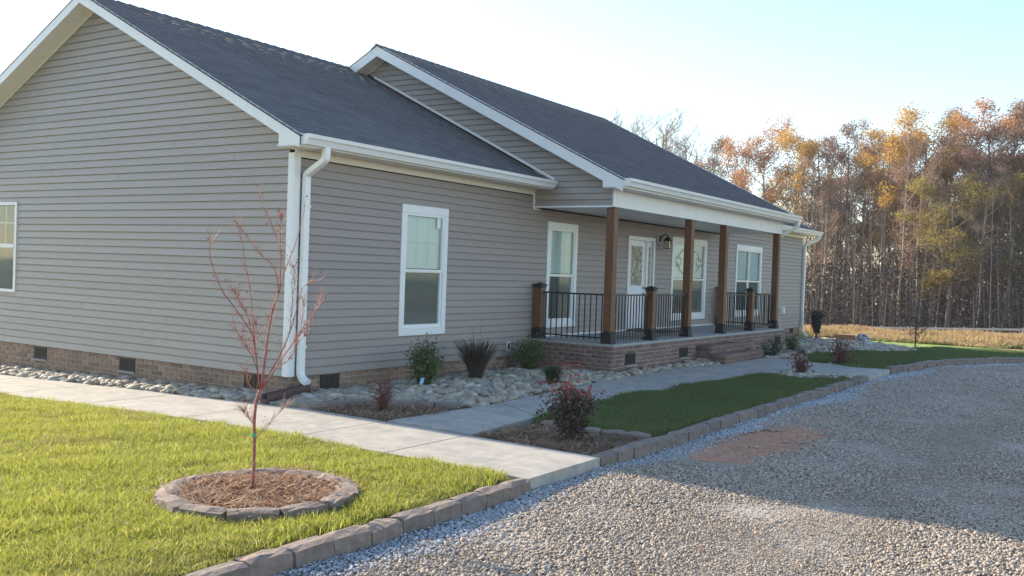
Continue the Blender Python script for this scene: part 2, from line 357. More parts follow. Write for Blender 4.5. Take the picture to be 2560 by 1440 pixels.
# ------------------------------------------------------------------ walkways as slabs
def slab(parent, poly, gap=.009):
    cx = sum(p[0] for p in poly)/len(poly); cy = sum(p[1] for p in poly)/len(poly)
    P = []
    for x, y in poly:
        d = Vector((cx-x, cy-y)); d = d.normalized()*gap*1.4 if d.length > 0 else d; P.append((x+d.x, y+d.y))
    return P
def walk(name, polys, label):
    t = thing(name, (polys[0][0][0], polys[0][0][1], g(*polys[0][0])-.1), label, 'walkway')
    del t['category']; t['kind'] = 'structure'
    for p in polys: drape('slab', slab(t, p), 0, m_conc, parent=t, skirt=.12, step=1.2)
    return t
ya = [-4.74, -3.27, -2.17, -.55, 1.17, 2.8, 4.4, 6.0, 7.6, 9.2, 10.8]
def ax(y): return (-.70 if y > -1.5 else -.70-.19*(-1.5-y)/3.3), (-1.97 if y > -1.5 else -1.97-.09*(-1.5-y)/3.3)
polysA = []
for a, b in zip(ya[:-1], ya[1:]):
    polysA.append([(ax(a)[1], a), (ax(a)[0], a), (ax(b)[0], b), (ax(b)[1], b)])
walk('side_walkway', polysA, 'sunlit concrete walkway of square slabs running beside the gable wall')
bb = [(-.70, -2.17), (1.27, -2.24), (3.5, -2.02), (5.6, -1.95), (7.2, -1.93), (8.7, -2.2)]
bf = [(-.73, -3.27), (.72, -3.12), (2.4, -2.98), (4.6, -3.1), (6.6, -3.2), (8.0, -3.33)]
polysB = [[bf[i], bf[i+1], bb[i+1], bb[i]] for i in range(5)]
walk('front_walkway', polysB, 'shaded concrete path from the side walkway along the porch to the brick steps')
polysC = [[bf[5], (8.62, -3.36), (10.75, -3.4), (11.0, -2.95), (11.1, -2.35), (10.92, -2.22), bb[5]], [(8.62, -3.36), (8.80, -4.73), (10.5, -4.73), (10.75, -3.4)]]
walk('step_walkway', polysC, 'shaded concrete path from the brick steps out to the gravel drive')

# ------------------------------------------------------------------ edging stones
def edgestone_mesh(seed, L=.30, W=.15, H=.16):
    r_ = random.Random(seed); bm = bmesh.new()
    bmesh.ops.create_cube(bm, size=1)
    for v in bm.verts: v.co = Vector((v.co.x*L, v.co.y*W, v.co.z*H-H/2))
    bmesh.ops.subdivide_edges(bm, edges=bm.edges[:], cuts=2, use_grid_fill=True)
    for v in bm.verts:
        k = 1 if abs(v.co.x) > L*.49 else 0
        v.co += Vector((r_.uniform(-.004, .004)*(1-k), r_.uniform(-.009, .009), r_.uniform(-.008, .006) if v.co.z > -.01 else 0))
        if v.co.z > -.01 and abs(v.co.y) > W*.45: v.co.z -= .010; v.co.y *= .95
        if k: v.co.y *= .93; v.co.z -= .006 if v.co.z > -.03 else 0
    me = bpy.data.meshes.new('edging_stone'); bm.to_mesh(me); bm.free(); me.materials.append(m_edge)
    for p in me.polygons: p.use_smooth = False
    return me
EST = [edgestone_mesh(i) for i in range(8)]
def edging(name, pts, label, closed=False, width=1.0, top=.01, L=.30):
    t = thing(name, (pts[0][0], pts[0][1], g(*pts[0])-.15), label, 'stone edging')
    P = [Vector((*p, 0)) for p in pts]
    if closed: P.append(P[0])
    seg = [(P[i+1]-P[i]).length for i in range(len(P)-1)]; tot = sum(seg); n = max(1, round(tot/(L+.008))); st = tot/n
    def at(s):
        i = 0
        while i < len(seg)-1 and s > seg[i]: s -= seg[i]; i += 1
        return P[i]+(P[i+1]-P[i])*(s/seg[i])
    its = []
    for k in range(n):
        a, b = at(k*st), at((k+1)*st); c = (a+b)/2; d = b-a
        z = g(c.x, c.y)+top+rnd.uniform(-.008, .008)
        its.append((EST[rnd.randrange(8)], TM((c.x, c.y, z), math.atan2(d.y, d.x)+rnd.uniform(-.03, .03)+(math.pi if rnd.random() < .5 else 0), ((st-.007)/.30, width*rnd.uniform(.92, 1.06), 1)), t, rnd.random()))
    pieces('edging_stone', its, m_edge, 300)
    return t
edging('stone_edging', [(-7.2, -4.66), (-5, -4.68), (-4, -4.71), (-3.0, -4.72), (-2.06, -4.70)], 'row of brown edging stones between the sunlit lawn and the gravel')
edging('stone_edging', [(-.88, -4.67), (.6, -4.69), (2.5, -4.66), (4.5, -4.67), (6.5, -4.67), (8.78, -4.66)], 'row of grey edging stones between the shaded middle lawn and the gravel')
edging('stone_edging', [(10.52, -4.67), (11.6, -4.82), (13.2, -4.88), (14.95, -5.18), (16.37, -5.63), (17.77, -6.23), (19.2, -6.93), (22, -8.53)], 'curving row of edging stones round the far shaded lawn', top=.045)
edging('stone_edging', [(.38, -3.42), (.33, -3.62), (.26, -3.85), (.27, -4.1), (.36, -4.35), (.36, -4.6)], 'short row of edging stones behind the straw bed with the red-tipped nandina', L=.24, top=.03)
edging('stone_edging', [(-.68, -.96), (-.35, -.99), (-.08, -1.1), (.12, -1.28), (.3, -1.52), (.44, -1.85), (.62, -2.1)], 'short arc of edging stones between river rocks and the shaded corner straw bed', L=.24, top=.05)
rcx, rcy = -3.72, -3.64
ringp = [(rcx+.60*math.cos(a)*1.02, rcy+.60*math.sin(a)) for a in np.linspace(0, 2*math.pi, 26)[:-1]]
edging('tree_ring', ringp, 'round ring of edging stones in the sunlit lawn round the red sapling', closed=True, L=.30, top=.055, width=1.0)
ring_in = [(rcx+.53*math.cos(a), rcy+.53*math.sin(a)) for a in np.linspace(0, 2*math.pi, 20)[:-1]]
drape('mulch_bed', ring_in, .0, m_straw, step=.4)

# ------------------------------------------------------------------ HOUSE
C4 = .1016
house = thing('house', (0, 0, 0), 'single-storey house with taupe lap siding, grey shingle roof and timber-post porch', 'house')
W2 = 8.06; XE = 20.75; XG = 5.43; XH = 13.87; PD = 1.5   # depth, end, porch gable planes, porch depth
# masonry core and wall panels behind the siding
b = MB(); b.box(.01, XE-.01, .07, W2, .0, 2.74); b.build('wall_core', m_wdark, house)
b = MB(); b.prism([(.03, 0, 2.70), (.03, W2, 2.70), (.03, W2/2, 4.93)], (.1, 0, 0)); b.build('gable_sheathing', m_wdark, house)
b = MB(); b.prism([(XE-.1, 0, 2.70), (XE-.1, W2, 2.70), (XE-.1, W2/2, 4.93)], (.1, 0, 0)); b.build('gable_wall', m_side, house)
b = MB(); b.prism([(XG+.03, -PD+.02, 2.50), (XG+.03, W2, 2.50), (XG+.03, W2, 2.80), (XG+.03, 3.32, 5.20), (XG+.03, -PD+.02, 2.80)], (.1, 0, 0)); b.build('gable_sheathing', m_wdark, house)
b = MB(); b.prism([(XH-.1, -PD+.02, 2.46), (XH-.1, W2, 2.46), (XH-.1, W2, 2.80), (XH-.1, 3.32, 5.20), (XH-.1, -PD+.02, 2.80)], (.1, 0, 0)); b.build('gable_wall', m_side, house)

fw = MB().box(.0, .01, .0, .01, .4, .41).build('front_wall', m_side, house)
gw = MB().box(.0, .01, .01, .02, .4, .41).build('gable_wall', m_side, house)
cw = MB().box(XG+.01, XG+.02, .0, .01, 2.5, 2.51).build('porch_gable_wall', m_side, house)
def plank_prof(h=C4): return [(0, 0), (.024, 0), (.024, .004), (.009, h-.014), (.0015, h-.012), (.0015, h-.001), (0, h-.001)]
def plank_front(x0, x1, z, Y=0, par=None, h=C4):
    b = MB(); b.extr([(Y-a, z+c) for a, c in plank_prof(h)], x0, x1, 'X'); o = b.build('siding_plank', m_side, par or fw)
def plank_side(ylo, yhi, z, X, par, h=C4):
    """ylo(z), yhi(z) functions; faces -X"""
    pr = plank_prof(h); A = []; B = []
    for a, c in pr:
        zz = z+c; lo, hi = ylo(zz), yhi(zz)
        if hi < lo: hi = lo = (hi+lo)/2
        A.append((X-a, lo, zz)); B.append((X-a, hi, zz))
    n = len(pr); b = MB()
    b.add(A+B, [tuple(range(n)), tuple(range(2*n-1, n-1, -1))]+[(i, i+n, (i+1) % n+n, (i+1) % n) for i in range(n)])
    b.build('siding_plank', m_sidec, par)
wins = [(2.0, 3.05, .42, 2.245), (5.88, 6.92, .42, 2.245), (8.98, 10.22, .26, 2.16), (11.1, 13.07, .42, 2.245), (15.03, 16.97, .42, 2.245)]
for n in range(26):
    z0 = n*C4; z1 = z0+C4
    segs = [(.075, XE-.075)]
    cuts = [(a-.008, c+.008) for a, c, zb, zt in wins if z1 > zb+.002 and z0 < zt-.002]
    if z0 < .28: cuts.append((XG-.02, XH+.02))
    elif z1 > 2.46: cuts.append((XG+.0, XH-.0))
    for a, c, zb, zt in wins:
        if z0 < zt < z1-.012: plank_front(a-.008, c+.008, zt+.002, h=z1-zt-.002)
        if z0+.012 < zb < z1 and z0 > .28: MB().box(a-.008, c+.008, -.015, 0, z0, zb+.004).build('siding_plank', m_side, fw)
    out = []
    for a, c in segs:
        for p, q in sorted(cuts):
            if p > a: out.append((a, p))
            a = max(a, q)
        if c > a: out.append((a, c))
    for a, c in out:
        if c-a < .05: continue
        L = c-a
        if L > 4.5:    # butt joints between lengths
            k = a+1.2+rnd.random()*2.0
            while k < c-1.0:
                plank_front(a, k-.001, z0); a = k+.001; k += 3.66
        plank_front(a, c, z0)
gwin = (5.95, 6.95, .775, 2.165)
for n in range(49):
    z0 = n*C4
    lo = lambda z: .075 if z < 2.9375 else (z-2.9)/.5
    hi = lambda z: W2-.075 if z < 2.9375 else W2-(z-2.9)/.5
    if z0+C4 > 4.93: continue
    if z0+C4 > gwin[2] and z0 < gwin[3]:
        plank_side(lo, lambda z: gwin[0]-.006, z0, 0, gw); plank_side(lambda z: gwin[1]+.006, hi, z0, 0, gw)
        if z0 < gwin[3] < z0+C4-.012: plank_side(lambda z: gwin[0]-.006, lambda z: gwin[1]+.006, gwin[3]+.002, 0, gw, h=z0+C4-gwin[3]-.002)
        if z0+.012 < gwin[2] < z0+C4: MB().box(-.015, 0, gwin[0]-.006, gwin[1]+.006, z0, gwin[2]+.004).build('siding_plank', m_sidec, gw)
    else:
        a_, c_ = lo(z0+C4)+.1, hi(z0+C4)-.1; k_ = [.12, W2-.12] if c_-a_ < 3 else None
        if k_: plank_side(lo, hi, z0, 0, gw)
        else:
            cut = a_+.5+rnd.random()*(c_-a_-1.0); cl = lo
            plank_side(lo, (lambda z, q=cut: q-.002), z0, 0, gw); plank_side((lambda z, q=cut: q+.002), hi, z0, 0, gw)
for n in range(24, 51):
    z0 = 2.47+(n-24)*C4
    lo = lambda z: max(-PD, (z-3.56)/.5) if z > 2.81 else -PD
    hi = lambda z: 0.0 if z < 3.10 else (z-3.10)/.5
    lo2 = lambda z: max(-PD+.0, (z-3.56)/.5)
    if z0 > 5.15: continue
    def hi2(z):
        h = hi(z)+.02; top = 3.32+(5.22-z)/.5
        return min(h, top)
    plank_side(lo2, hi2, z0, XG, cw)
# corner trims
def L_trim(x, y, sx, z0, z1, name='corner_trim'):
    b = MB(); b.box(min(x-.022*sx, x+.08*sx), max(x-.022*sx, x+.08*sx), y-.024, y-.002, z0, z1)
    b.box(min(x-.024*sx, x-.002*sx), max(x-.024*sx, x-.002*sx), y-.002, y+.08, z0, z1); b.build(name, m_white, house)
L_trim(0, 0, 1, 0, 2.70); L_trim(XE, 0, -1, 0, 2.70)
# frieze boards and soffits
for a, c in ((.0, XG), (XH, XE)):
    MB().box(a, c, -.028, -.001, 2.655, 2.739).build('frieze_board', m_soff, house)
    MB().box(a-.3 if a < 1 else a, c if a < 1 else c+.25, -.36, .0, 2.742, 2.752).build('soffit', m_soff, house)
# beaded soffit lines
def gutter(x0, x1, yb, zt):
    b = MB(); pr = [(yb, zt), (yb, zt-.115), (yb-.07, zt-.115), (yb-.075, zt-.10), (yb-.095, zt-.06), (yb-.118, zt-.04), (yb-.122, zt-.012), (yb-.128, zt-.010), (yb-.128, zt), (yb-.112, zt), (yb-.112, zt-.012), (yb-.09, zt-.05), (yb-.06, zt-.10), (yb-.01, zt-.10), (yb-.01, zt)]
    b.extr(pr, x0, x1, 'X'); o = b.build('gutter', m_gut, house)
    for xe in (x0, x1):
        b = MB(); b.extr([(yb, zt), (yb, zt-.117), (yb-.072, zt-.117), (yb-.122, zt-.04), (yb-.13, zt+.002)], xe-.003 if xe == x0 else xe-.001, xe+.001 if xe == x0 else xe+.003, 'X'); b.build('end_cap', m_gut, o)
    return o
def fascia_front(x0, x1, y, z0, z1): MB().box(x0, x1, y-.012, y+.012, z0, z1).build('fascia', m_gut, house)
fascia_front(-.3, XG-.03, -.372, 2.735, 2.875); gutter(-.27, 5.31, -.386, 2.868)
fascia_front(XH+.3, 21.0, -.372, 2.735, 2.875); gutter(XH+.02, 21.02, -.386, 2.868)
fascia_front(5.13, 14.17, -1.79, 2.725, 2.875); gutter(5.16, 14.12, -1.804, 2.868)
# rakes (barge boards) with boxed returns
def rake(X, y0, zb0, yr, h, t=.02, face=-1):
    """bottom line z=zb0+.5*(y-y0) from y0 to ridge yr and symmetric rear"""
    zr = zb0+.5*(yr-y0); y2 = 2*yr-y0
    b = MB(); b.prism([(X, y0, zb0), (X, yr, zr), (X, yr, zr+h), (X, y0, zb0+h)], (-t*face*-1, 0, 0)); b.build('rake_board', m_white, house)
    b = MB(); b.prism([(X, yr, zr), (X, y2, zb0), (X, y2, zb0+h), (X, yr, zr+h)], (-t*face*-1, 0, 0)); b.build('rake_board', m_white, house)
    # drip edge strip, slightly proud
    b = MB(); s = .045
    b.prism([(X-.006*1, y0, zb0+h-s), (X-.006, yr, zr+h-s), (X-.006, yr, zr+h+.006), (X-.006, y0, zb0+h+.006)], (-.008, 0, 0))
    b.prism([(X-.006, yr, zr+h-s), (X-.006, y2, zb0+h-s), (X-.006, y2, zb0+h+.006), (X-.006, yr, zr+h+.006)], (-.008, 0, 0)); b.build('drip_edge', m_gut, house)
rake(-.28, -.372, 2.714, 4.03, .155); rake(5.15, -1.79, 2.665, 3.32, .205); rake(14.17, -1.79, 2.665, 3.32, .205); rake(21.0, -.372, 2.714, 4.03, .155)
# return boxes at the eave corner
b = MB(); b.prism([(-.302, -.384, 2.738), (-.302, -.04, 2.738), (-.302, -.04, 2.90), (-.302, -.2, 2.82), (-.302, -.384, 2.86)], (.02, 0, 0)); b.build('eave_return', m_white, house)
MB().box(-.282, .0, -.36, -.03, 2.728, 2.740).build('soffit', m_soff, house)
MB().box(-.282, -.02, -.05, -.035, 2.742, 2.90).build('eave_return', m_white, house)
b = MB(); b.prism([(5.128, -1.80, 2.735), (5.128, -1.45, 2.735), (5.128, -1.45, 2.84), (5.128, -1.62, 2.75), (5.128, -1.80, 2.86)], (.02, 0, 0)); b.build('eave_return', m_white, house)
MB().box(5.149, XG, -1.78, -1.45, 2.722, 2.732).build('soffit', m_white, house)
MB().box(14.17-.3, 14.17, -1.78, -1.45, 2.722, 2.732).build('soffit', m_white, house)
# sloped rake soffits, plank strips across
def rake_soffit(X0, X1, y0, zb0, yr, m):
    sl_ = math.sqrt(1.25)
    for sgn in (1, -1):
        n = int((yr-y0)*sl_/.125); 
        par = None
        b0 = MB(); 
        for k in range(n):
            a = y0+(yr-y0)*k/n+.0015; c = y0+(yr-y0)*(k+1)/n-.0015
            za, zc = zb0+.5*(a-y0), zb0+.5*(c-y0)
            if sgn < 0: a, c = 2*yr-a, 2*yr-c
            b0.add([(X0, a, za+.004), (X1, a, za+.004), (X1, c, zc+.004), (X0, c, zc+.004), (X0, a, za+.012), (X1, a, za+.012), (X1, c, zc+.012), (X0, c, zc+.012)],
                   [(0,3,2,1),(4,5,6,7),(0,1,5,4),(1,2,6,5),(2,3,7,6),(3,0,4,7)])
        b0.build('rake_soffit', m, house)
rake_soffit(-.28, -.0, -.03, 2.885, 4.03, m_soff); rake_soffit(5.15, XG, -1.45, 2.835, 3.32, m_soff)
# wall mould along the gable soffit
b = MB(); 
for s_ in (1, -1):
    ya_, yb_ = (.0, 4.03) if s_ > 0 else (W2, 4.03)
    b.prism([(-.02, ya_, 2.90-.03), (-.02, yb_, 4.915-.03), (-.02, yb_, 4.915), (-.02, ya_, 2.90)], (-.008, 0, 0))
b.build('soffit_mould', m_soff, house)
b = MB()
for s_ in (1, -1):
    ya_, yb_ = (-PD, 3.32) if s_ > 0 else (3.32+4.8, 3.32)
    b.prism([(XG-.02, ya_, 2.81-.02), (XG-.02, yb_, 5.22-.02), (XG-.02, yb_, 5.22), (XG-.02, ya_, 2.81)], (-.008, 0, 0))
b.build('soffit_mould', m_soff, house)
# flashing strip on centre gable along the main roof, and J trims
MB().prism([(XG-.022, -.40, 2.885), (XG-.022, 3.60, 4.885), (XG-.022, 3.60, 4.93), (XG-.022, -.40, 2.93)], (-.012, 0, 0)).build('flashing_strip', m_white, house)
MB().box(XG-.034, XG-.018, -PD, -.0, 2.442, 2.470).build('trim_strip', m_white, house)
b = MB(); b.box(XG-.06, XG-.0, -.034, -.020, 2.44, 2.74); b.box(XG-.06, XG+.16, -.033, -.0205, 2.41, 2.438); b.build('trim_strip', m_white, house)
b = MB(); b.box(XH+.0, XH+.06, -.034, -.020, 2.42, 2.74); b.box(XH-.10, XH+.06, -.033, -.0205, 2.40, 2.419); b.build('trim_strip', m_white, house)

# roofs: deck + shingles
def roof_deck(x0, x1, y0, z0, yr, back_from=None):
    zr = z0+.5*(yr-y0); y2 = 2*yr-y0; d = .03
    b = MB(); b.add([(x0, y0, z0-.022), (x1, y0, z0-.022), (x1, yr, zr-.022), (x0, yr, zr-.022), (x0, y0, z0-.006), (x1, y0, z0-.006), (x1, yr, zr-.006), (x0, yr, zr-.006)],
        [(0,3,2,1),(4,5,6,7),(0,1,5,4),(1,2,6,5),(2,3,7,6),(3,0,4,7)])
    b.add([(x0, yr, zr-.022), (x1, yr, zr-.022), (x1, y2, z0-.022), (x0, y2, z0-.022), (x0, yr, zr-.006), (x1, yr, zr-.006), (x1, y2, z0-.006), (x0, y2, z0-.006)],
        [(0,3,2,1),(4,5,6,7),(0,1,5,4),(1,2,6,5),(2,3,7,6),(3,0,4,7)])
    return b.build('roof', m_shing, house)
ang = math.atan(.5)
def shingle_mesh(w_, seed):
    r_ = random.Random(seed); b = MB(); L = .155; t = .009+r_.uniform(-.001, .0015)
    b.add([(0, 0, 0), (w_, 0, 0), (w_, L, 0), (0, L, 0), (0, 0, t), (w_, 0, t), (w_, L, .004), (0, L, .004)], [(0,3,2,1),(4,5,6,7),(0,1,5,4),(1,2,6,5),(2,3,7,6),(3,0,4,7)])
    return b.mesh('shingle', m_shing)
SHW = [.16, .21, .25, .30, .34]; SHM = [shingle_mesh(w_-.003, i) for i, w_ in enumerate(SHW)]
shit = []
def shingles(roof, x0, x1, y0, z0, yr, skip=None):
    ex = .143; n = int((yr-y0)*math.sqrt(1.25)/ex)+1
    for r_ in range(n):
        s = r_*ex-.018; y = y0+s*math.cos(ang); z = z0+s*math.sin(ang)-.006; x = x0-.01
        while x < x1:
            k = rnd.randrange(5); w_ = SHW[k]; sc = 1.0
            if x+w_ > x1+.01: sc = max(.1, (x1+.01-x)/w_)
            if not (skip and skip(x+w_/2, y)):
                shit.append((SHM[k], Matrix.Translation((x, y, z)) @ Matrix.Rotation(ang, 4, 'X') @ Matrix.Diagonal((sc, 1, 1, 1)), roof, rnd.random()))
            x += w_
zA = 2.87; roofA = roof_deck(-.305, XG-.005, -.385, zA-.008, 4.03); roofC = roof_deck(5.125, 14.19, -1.80, zA-.008, 3.32); roofB = roof_deck(XH+.01, 21.02, -.385, zA-.008, 4.03)
shingles(roofA, -.305, XG-.03, -.385, zA-.008, 4.03); shingles(roofC, 5.125, 14.19, -1.80, zA-.008, 3.32); shingles(roofB, 14.2, 21.02, -.385, zA-.008, 4.03)
pieces('shingle', shit, m_shing, 300)
def ridge(x0, x1, y, z, roof):
    x = x0; k = 0
    while x < x1:
        b = MB(); t = .018; w_ = .14
        b.add([(x, y-w_, z-w_*.5+.002), (x+.29, y-w_, z-w_*.5-.004), (x+.29, y, z+.004), (x, y, z+.022), (x, y+w_, z-w_*.5+.002), (x+.29, y+w_, z-w_*.5-.004),
               (x, y-w_, z-w_*.5+t), (x+.29, y-w_, z-w_*.5+.004), (x+.29, y, z+.016), (x, y, z+.034), (x, y+w_, z-w_*.5+t), (x+.29, y+w_, z-w_*.5+.004)],
              [(6,7,8,9), (9,8,11,10), (0,6,9,3), (3,9,10,4), (0,1,7,6), (5,4,10,11)], rnd.random())
        b.build('ridge_cap', m_shing, roof); x += .20 if k % 1 == 0 else .2; k += 1
ridge(-.31, 6.2, 4.03, 5.065, roofA); ridge(5.12, 13.95, 3.32, 5.415, roofC)

# downspouts
def spout(pts, name='downspout'):
    return MB().rtube(pts, .045, .036).build(name, m_gut, house)
def smooth(pts, it=2):
    P = [Vector(p) for p in pts]
    for _ in range(it):
        Q = [P[0]]
        for a, c in zip(P[:-1], P[1:]): Q += [a*.75+c*.25, a*.25+c*.75]
        P = Q+[P[-1]]
    return P
d1 = spout(smooth([(.10, -.42, 2.76), (.10, -.42, 2.64), (.10, -.40, 2.60), (.125, -.12, 2.47), (.135, -.075, 2.44), (.135, -.072, 2.35)])+[Vector((.135, -.072, 2.3))]+[Vector((.135, -.072, .15))]+smooth([(.135, -.072, .08), (.135, -.075, .02), (.135, -.12, -.03), (.135, -.20, -.07)]))
for zs in (2.05, .35): MB().box(.084, .186, -.113, -.104, zs, zs+.03).build('strap', m_white, d1)
d2 = spout(smooth([(14.02, -1.86, 2.77), (14.02, -1.86, 2.66), (14.02, -1.80, 2.62), (13.95, -1.50, 2.42), (13.93, -1.42, 2.38)]))
d3 = spout(smooth([(20.9, -.42, 2.76), (20.9, -.42, 2.66), (20.88, -.36, 2.60), (20.72, -.10, 2.48), (20.70, -.075, 2.42), (20.70, -.072, 2.3)])+[Vector((20.70, -.072, .15))]+smooth([(20.70, -.072, -.02), (20.70, -.08, -.12), (20.70, -.14, -.2), (20.70, -.24, -.26)]))

# ---------------- windows and doors
def frame_box(b, x0, x1, z0, z1, w_, y0, y1):
    b.box(x0, x1, y0, y1, z0, z0+w_); b.box(x0, x1, y0, y1, z1-w_, z1); b.box(x0, x0+w_, y0, y1, z0+w_, z1-w_); b.box(x1-w_, x1, y0, y1, z0+w_, z1-w_)
def window_front(x0, x1, z0, z1, nsash=1, trim=(.09, .11), grid=True, name='window'):
    tw, th = trim
    b = MB(); b.box(x0, x1, -.036, -.0, z0, z0+th); b.box(x0, x1, -.036, -.0, z1-th, z1)
    b.box(x0, x0+tw, -.034, -.0, z0+th, z1-th); b.box(x1-tw, x1, -.034, -.0, z0+th, z1-th)
    wo = b.build(name, m_white, house, bevel=.003)
    ix0, ix1, iz0, iz1 = x0+tw, x1-tw, z0+th, z1-th
    wd = (ix1-ix0)/nsash
    for s in range(nsash):
        a = ix0+s*wd+(.008 if s else 0); c = ix0+(s+1)*wd-(.008 if s < nsash-1 else 0); mid = (iz0+iz1)/2
        b = MB(); frame_box(b, a, c, mid-.018, iz1, .035, -.026, .02); b.build('sash', m_white, wo)
        b = MB(); frame_box(b, a, c, iz0, mid+.012, .042, -.010, .03); b.build('sash', m_white, wo)
        MB().box(a+.034, c-.034, .000, .006, mid+.015, iz1-.034).build('pane', m_glass, wo)
        MB().box(a+.04, c-.04, .012, .016, iz0+.04, mid-.03).build('pane', m_glass, wo)
        MB().box(a+.02, c-.05, .026, .029, iz0+.02, mid+.0).build('insect_screen', m_screen, wo)
        if grid:
            b = MB(); gw_ = c-a-.07
            for k in (1, 2): b.box(a+.035+gw_*k/3-.005, a+.035+gw_*k/3+.005, .008, .011, mid+.017, iz1-.035)
            zz = (mid+iz1)/2; b.box(a+.035, c-.035, .0082, .0108, zz-.005, zz+.005); b.build('glazing_bar', m_white, wo)
        bl = MB(); z = mid+.03; k = 0
        while z < iz1-.03:
            bl.add([(a+.02, .030, z), (c-.02, .030, z), (c-.02, .042, z+.032), (a+.02, .042, z+.032), (a+.02, .033, z), (c-.02, .033, z), (c-.02, .045, z+.032), (a+.02, .045, z+.032)],
                   [(0,3,2,1),(4,5,6,7),(0,1,5,4),(1,2,6,5),(2,3,7,6),(3,0,4,7)]); z += .030
        bl.build('blind', m_blind, wo, kind='stuff')
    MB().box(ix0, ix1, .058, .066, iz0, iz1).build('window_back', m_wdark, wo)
    return wo
w1 = window_front(2.0, 3.05, .42, 2.245); w2_ = window_front(5.88, 6.92, .42, 2.245)
w3 = window_front(11.1, 13.07, .42, 2.245, 1, grid=False); w4 = window_front(15.03, 16.97, .42, 2.245, 2, trim=(.07, .12))
MB().box(2.82, 2.90, -.004, -.001, 1.95, 2.10).build('sticker', m_white, w1)
# oval came ornament on the broad window and door glass
def oval(b, cx, cz, rx, rz, y=-.004, r_=.008, n=28):
    b.tube([(cx+rx*math.cos(2*math.pi*k/n), y, cz+rz*math.sin(2*math.pi*k/n)) for k in range(n+1)], r_, 4)
b = MB(); oval(b, 12.08, 1.72, .62, .30); oval(b, 12.08, 1.72, .25, .22); oval(b, 11.5, 1.72, .14, .10); oval(b, 12.66, 1.72, .14, .10); b.build('leaded_ornament', m_lead, w3)
# gable window (thin frame)
b = MB(); gy0, gy1, gz0, gz1 = gwin
for (a, c, e, f_) in ((gy0, gy1, gz0, gz0+.045), (gy0, gy1, gz1-.045, gz1), (gy0, gy0+.045, gz0+.045, gz1-.045), (gy1-.045, gy1, gz0+.045, gz1-.045)): b.box(-.03, .0, a, c, e, f_)
gwo = b.build('window', m_white, house)
mid = (gz0+gz1)/2+.02
b = MB(); b.box(-.02, .01, gy0+.045, gy1-.045, mid-.03, mid+.03); b.box(-.02, .01, gy0+.045, gy0+.075, gz0+.045, gz1-.045); b.build('sash', m_white, gwo)
MB().box(-.002, .004, gy0+.05, gy1-.05, gz0+.05, gz1-.05).build('pane', m_glass, gwo)
MB().box(.008, .010, gy0+.05, gy1-.05, gz0+.05, mid-.03).build('insect_screen', m_screen, gwo)
bl = MB(); z = mid+.02
while z < gz1-.05: bl.box(.014, .020, gy0+.05, gy1-.05, z, z+.027); z += .032
bl.build('blind', m_blind, gwo, kind='stuff')
b = MB()
for k in (1, 2): b.box(.005, .007, gy0+.05+k*.3-.006, gy0+.05+k*.3+.006, mid+.03, gz1-.05)
b.box(.005, .007, gy0+.05, gy1-.05, 1.84, 1.85); b.build('glazing_bar', m_white, gwo)
# door
b = MB(); b.box(8.98, 10.22, -.034, 0, 2.09, 2.16); b.box(8.98, 9.04, -.034, .0, .28, 2.09); b.box(10.16, 10.22, -.034, 0, .28, 2.09); b.box(9.83, 9.90, -.03, .03, .28, 2.09)
fr = b.build('door_frame', m_white, house)
b = MB(); b.box(9.04, 9.83, .012, .05, .30, 2.085)
b.box(9.15, 9.72, .004, .012, 1.14, 1.17); b.box(9.15, 9.72, .004, .012, 1.97, 2.0); b.box(9.15, 9.18, .004, .012, 1.17, 1.97); b.box(9.69, 9.72, .004, .012, 1.17, 1.97)
for a in (9.12, 9.47): b.box(a, a+.28, .006, .012, .45, 1.0)
door = b.build('door', m_doorw, house)
m_glassd = mat('leaded_glass', (.16, .13, .10), .12, var=.8, vscale=14, bump=.02, bscale=30, c2=(.42, .36, .26))
MB().box(9.18, 9.69, .006, .011, 1.17, 1.97).build('pane', m_glassd, door)
b = MB(); oval(b, 9.435, 1.57, .13, .28, .003, .006); oval(b, 9.435, 1.57, .07, .12, .003, .005, 16); b.build('leaded_ornament', m_lead, door)
b = MB(); b.tube([(9.77, .012, 1.0), (9.77, -.04, 1.0)], .022, 10); b.tube([(9.77, -.035, 1.0), (9.68, -.04, 1.0)], .011, 8); b.build('handle', m_steel, door)
MB().tube([(9.77, .012, 1.13), (9.77, -.012, 1.13)], .028, 12).build('lock', m_steel, door)
b = MB(); b.box(9.90, 10.16, .01, .04, .3, 2.085); sdl = b.build('side_light', m_doorw, house)
MB().box(9.97, 10.09, .004, .009, 1.0, 1.97).build('pane', m_glassd, sdl)
MB().box(8.98, 10.22, -.12, -.03, .262, .285).build('threshold', m_board, house)
MB().box(XG+.02, 8.98, -.026, -.001, .265, .298).build('base_flashing', m_white, house); MB().box(10.22, XH-.02, -.026, -.001, .265, .298).build('base_flashing', m_white, house)
m_mat_ = mat('door_mat_fibre', (.075, .045, .04), .95, bump=.004, bscale=150)
dm = MB().box(9.05, 10.1, -.75, -.2, .263, .275).build('door_mat', m_mat_); setp(dm, 'dark brown door mat on the porch floor in front of the white door', 'door mat')
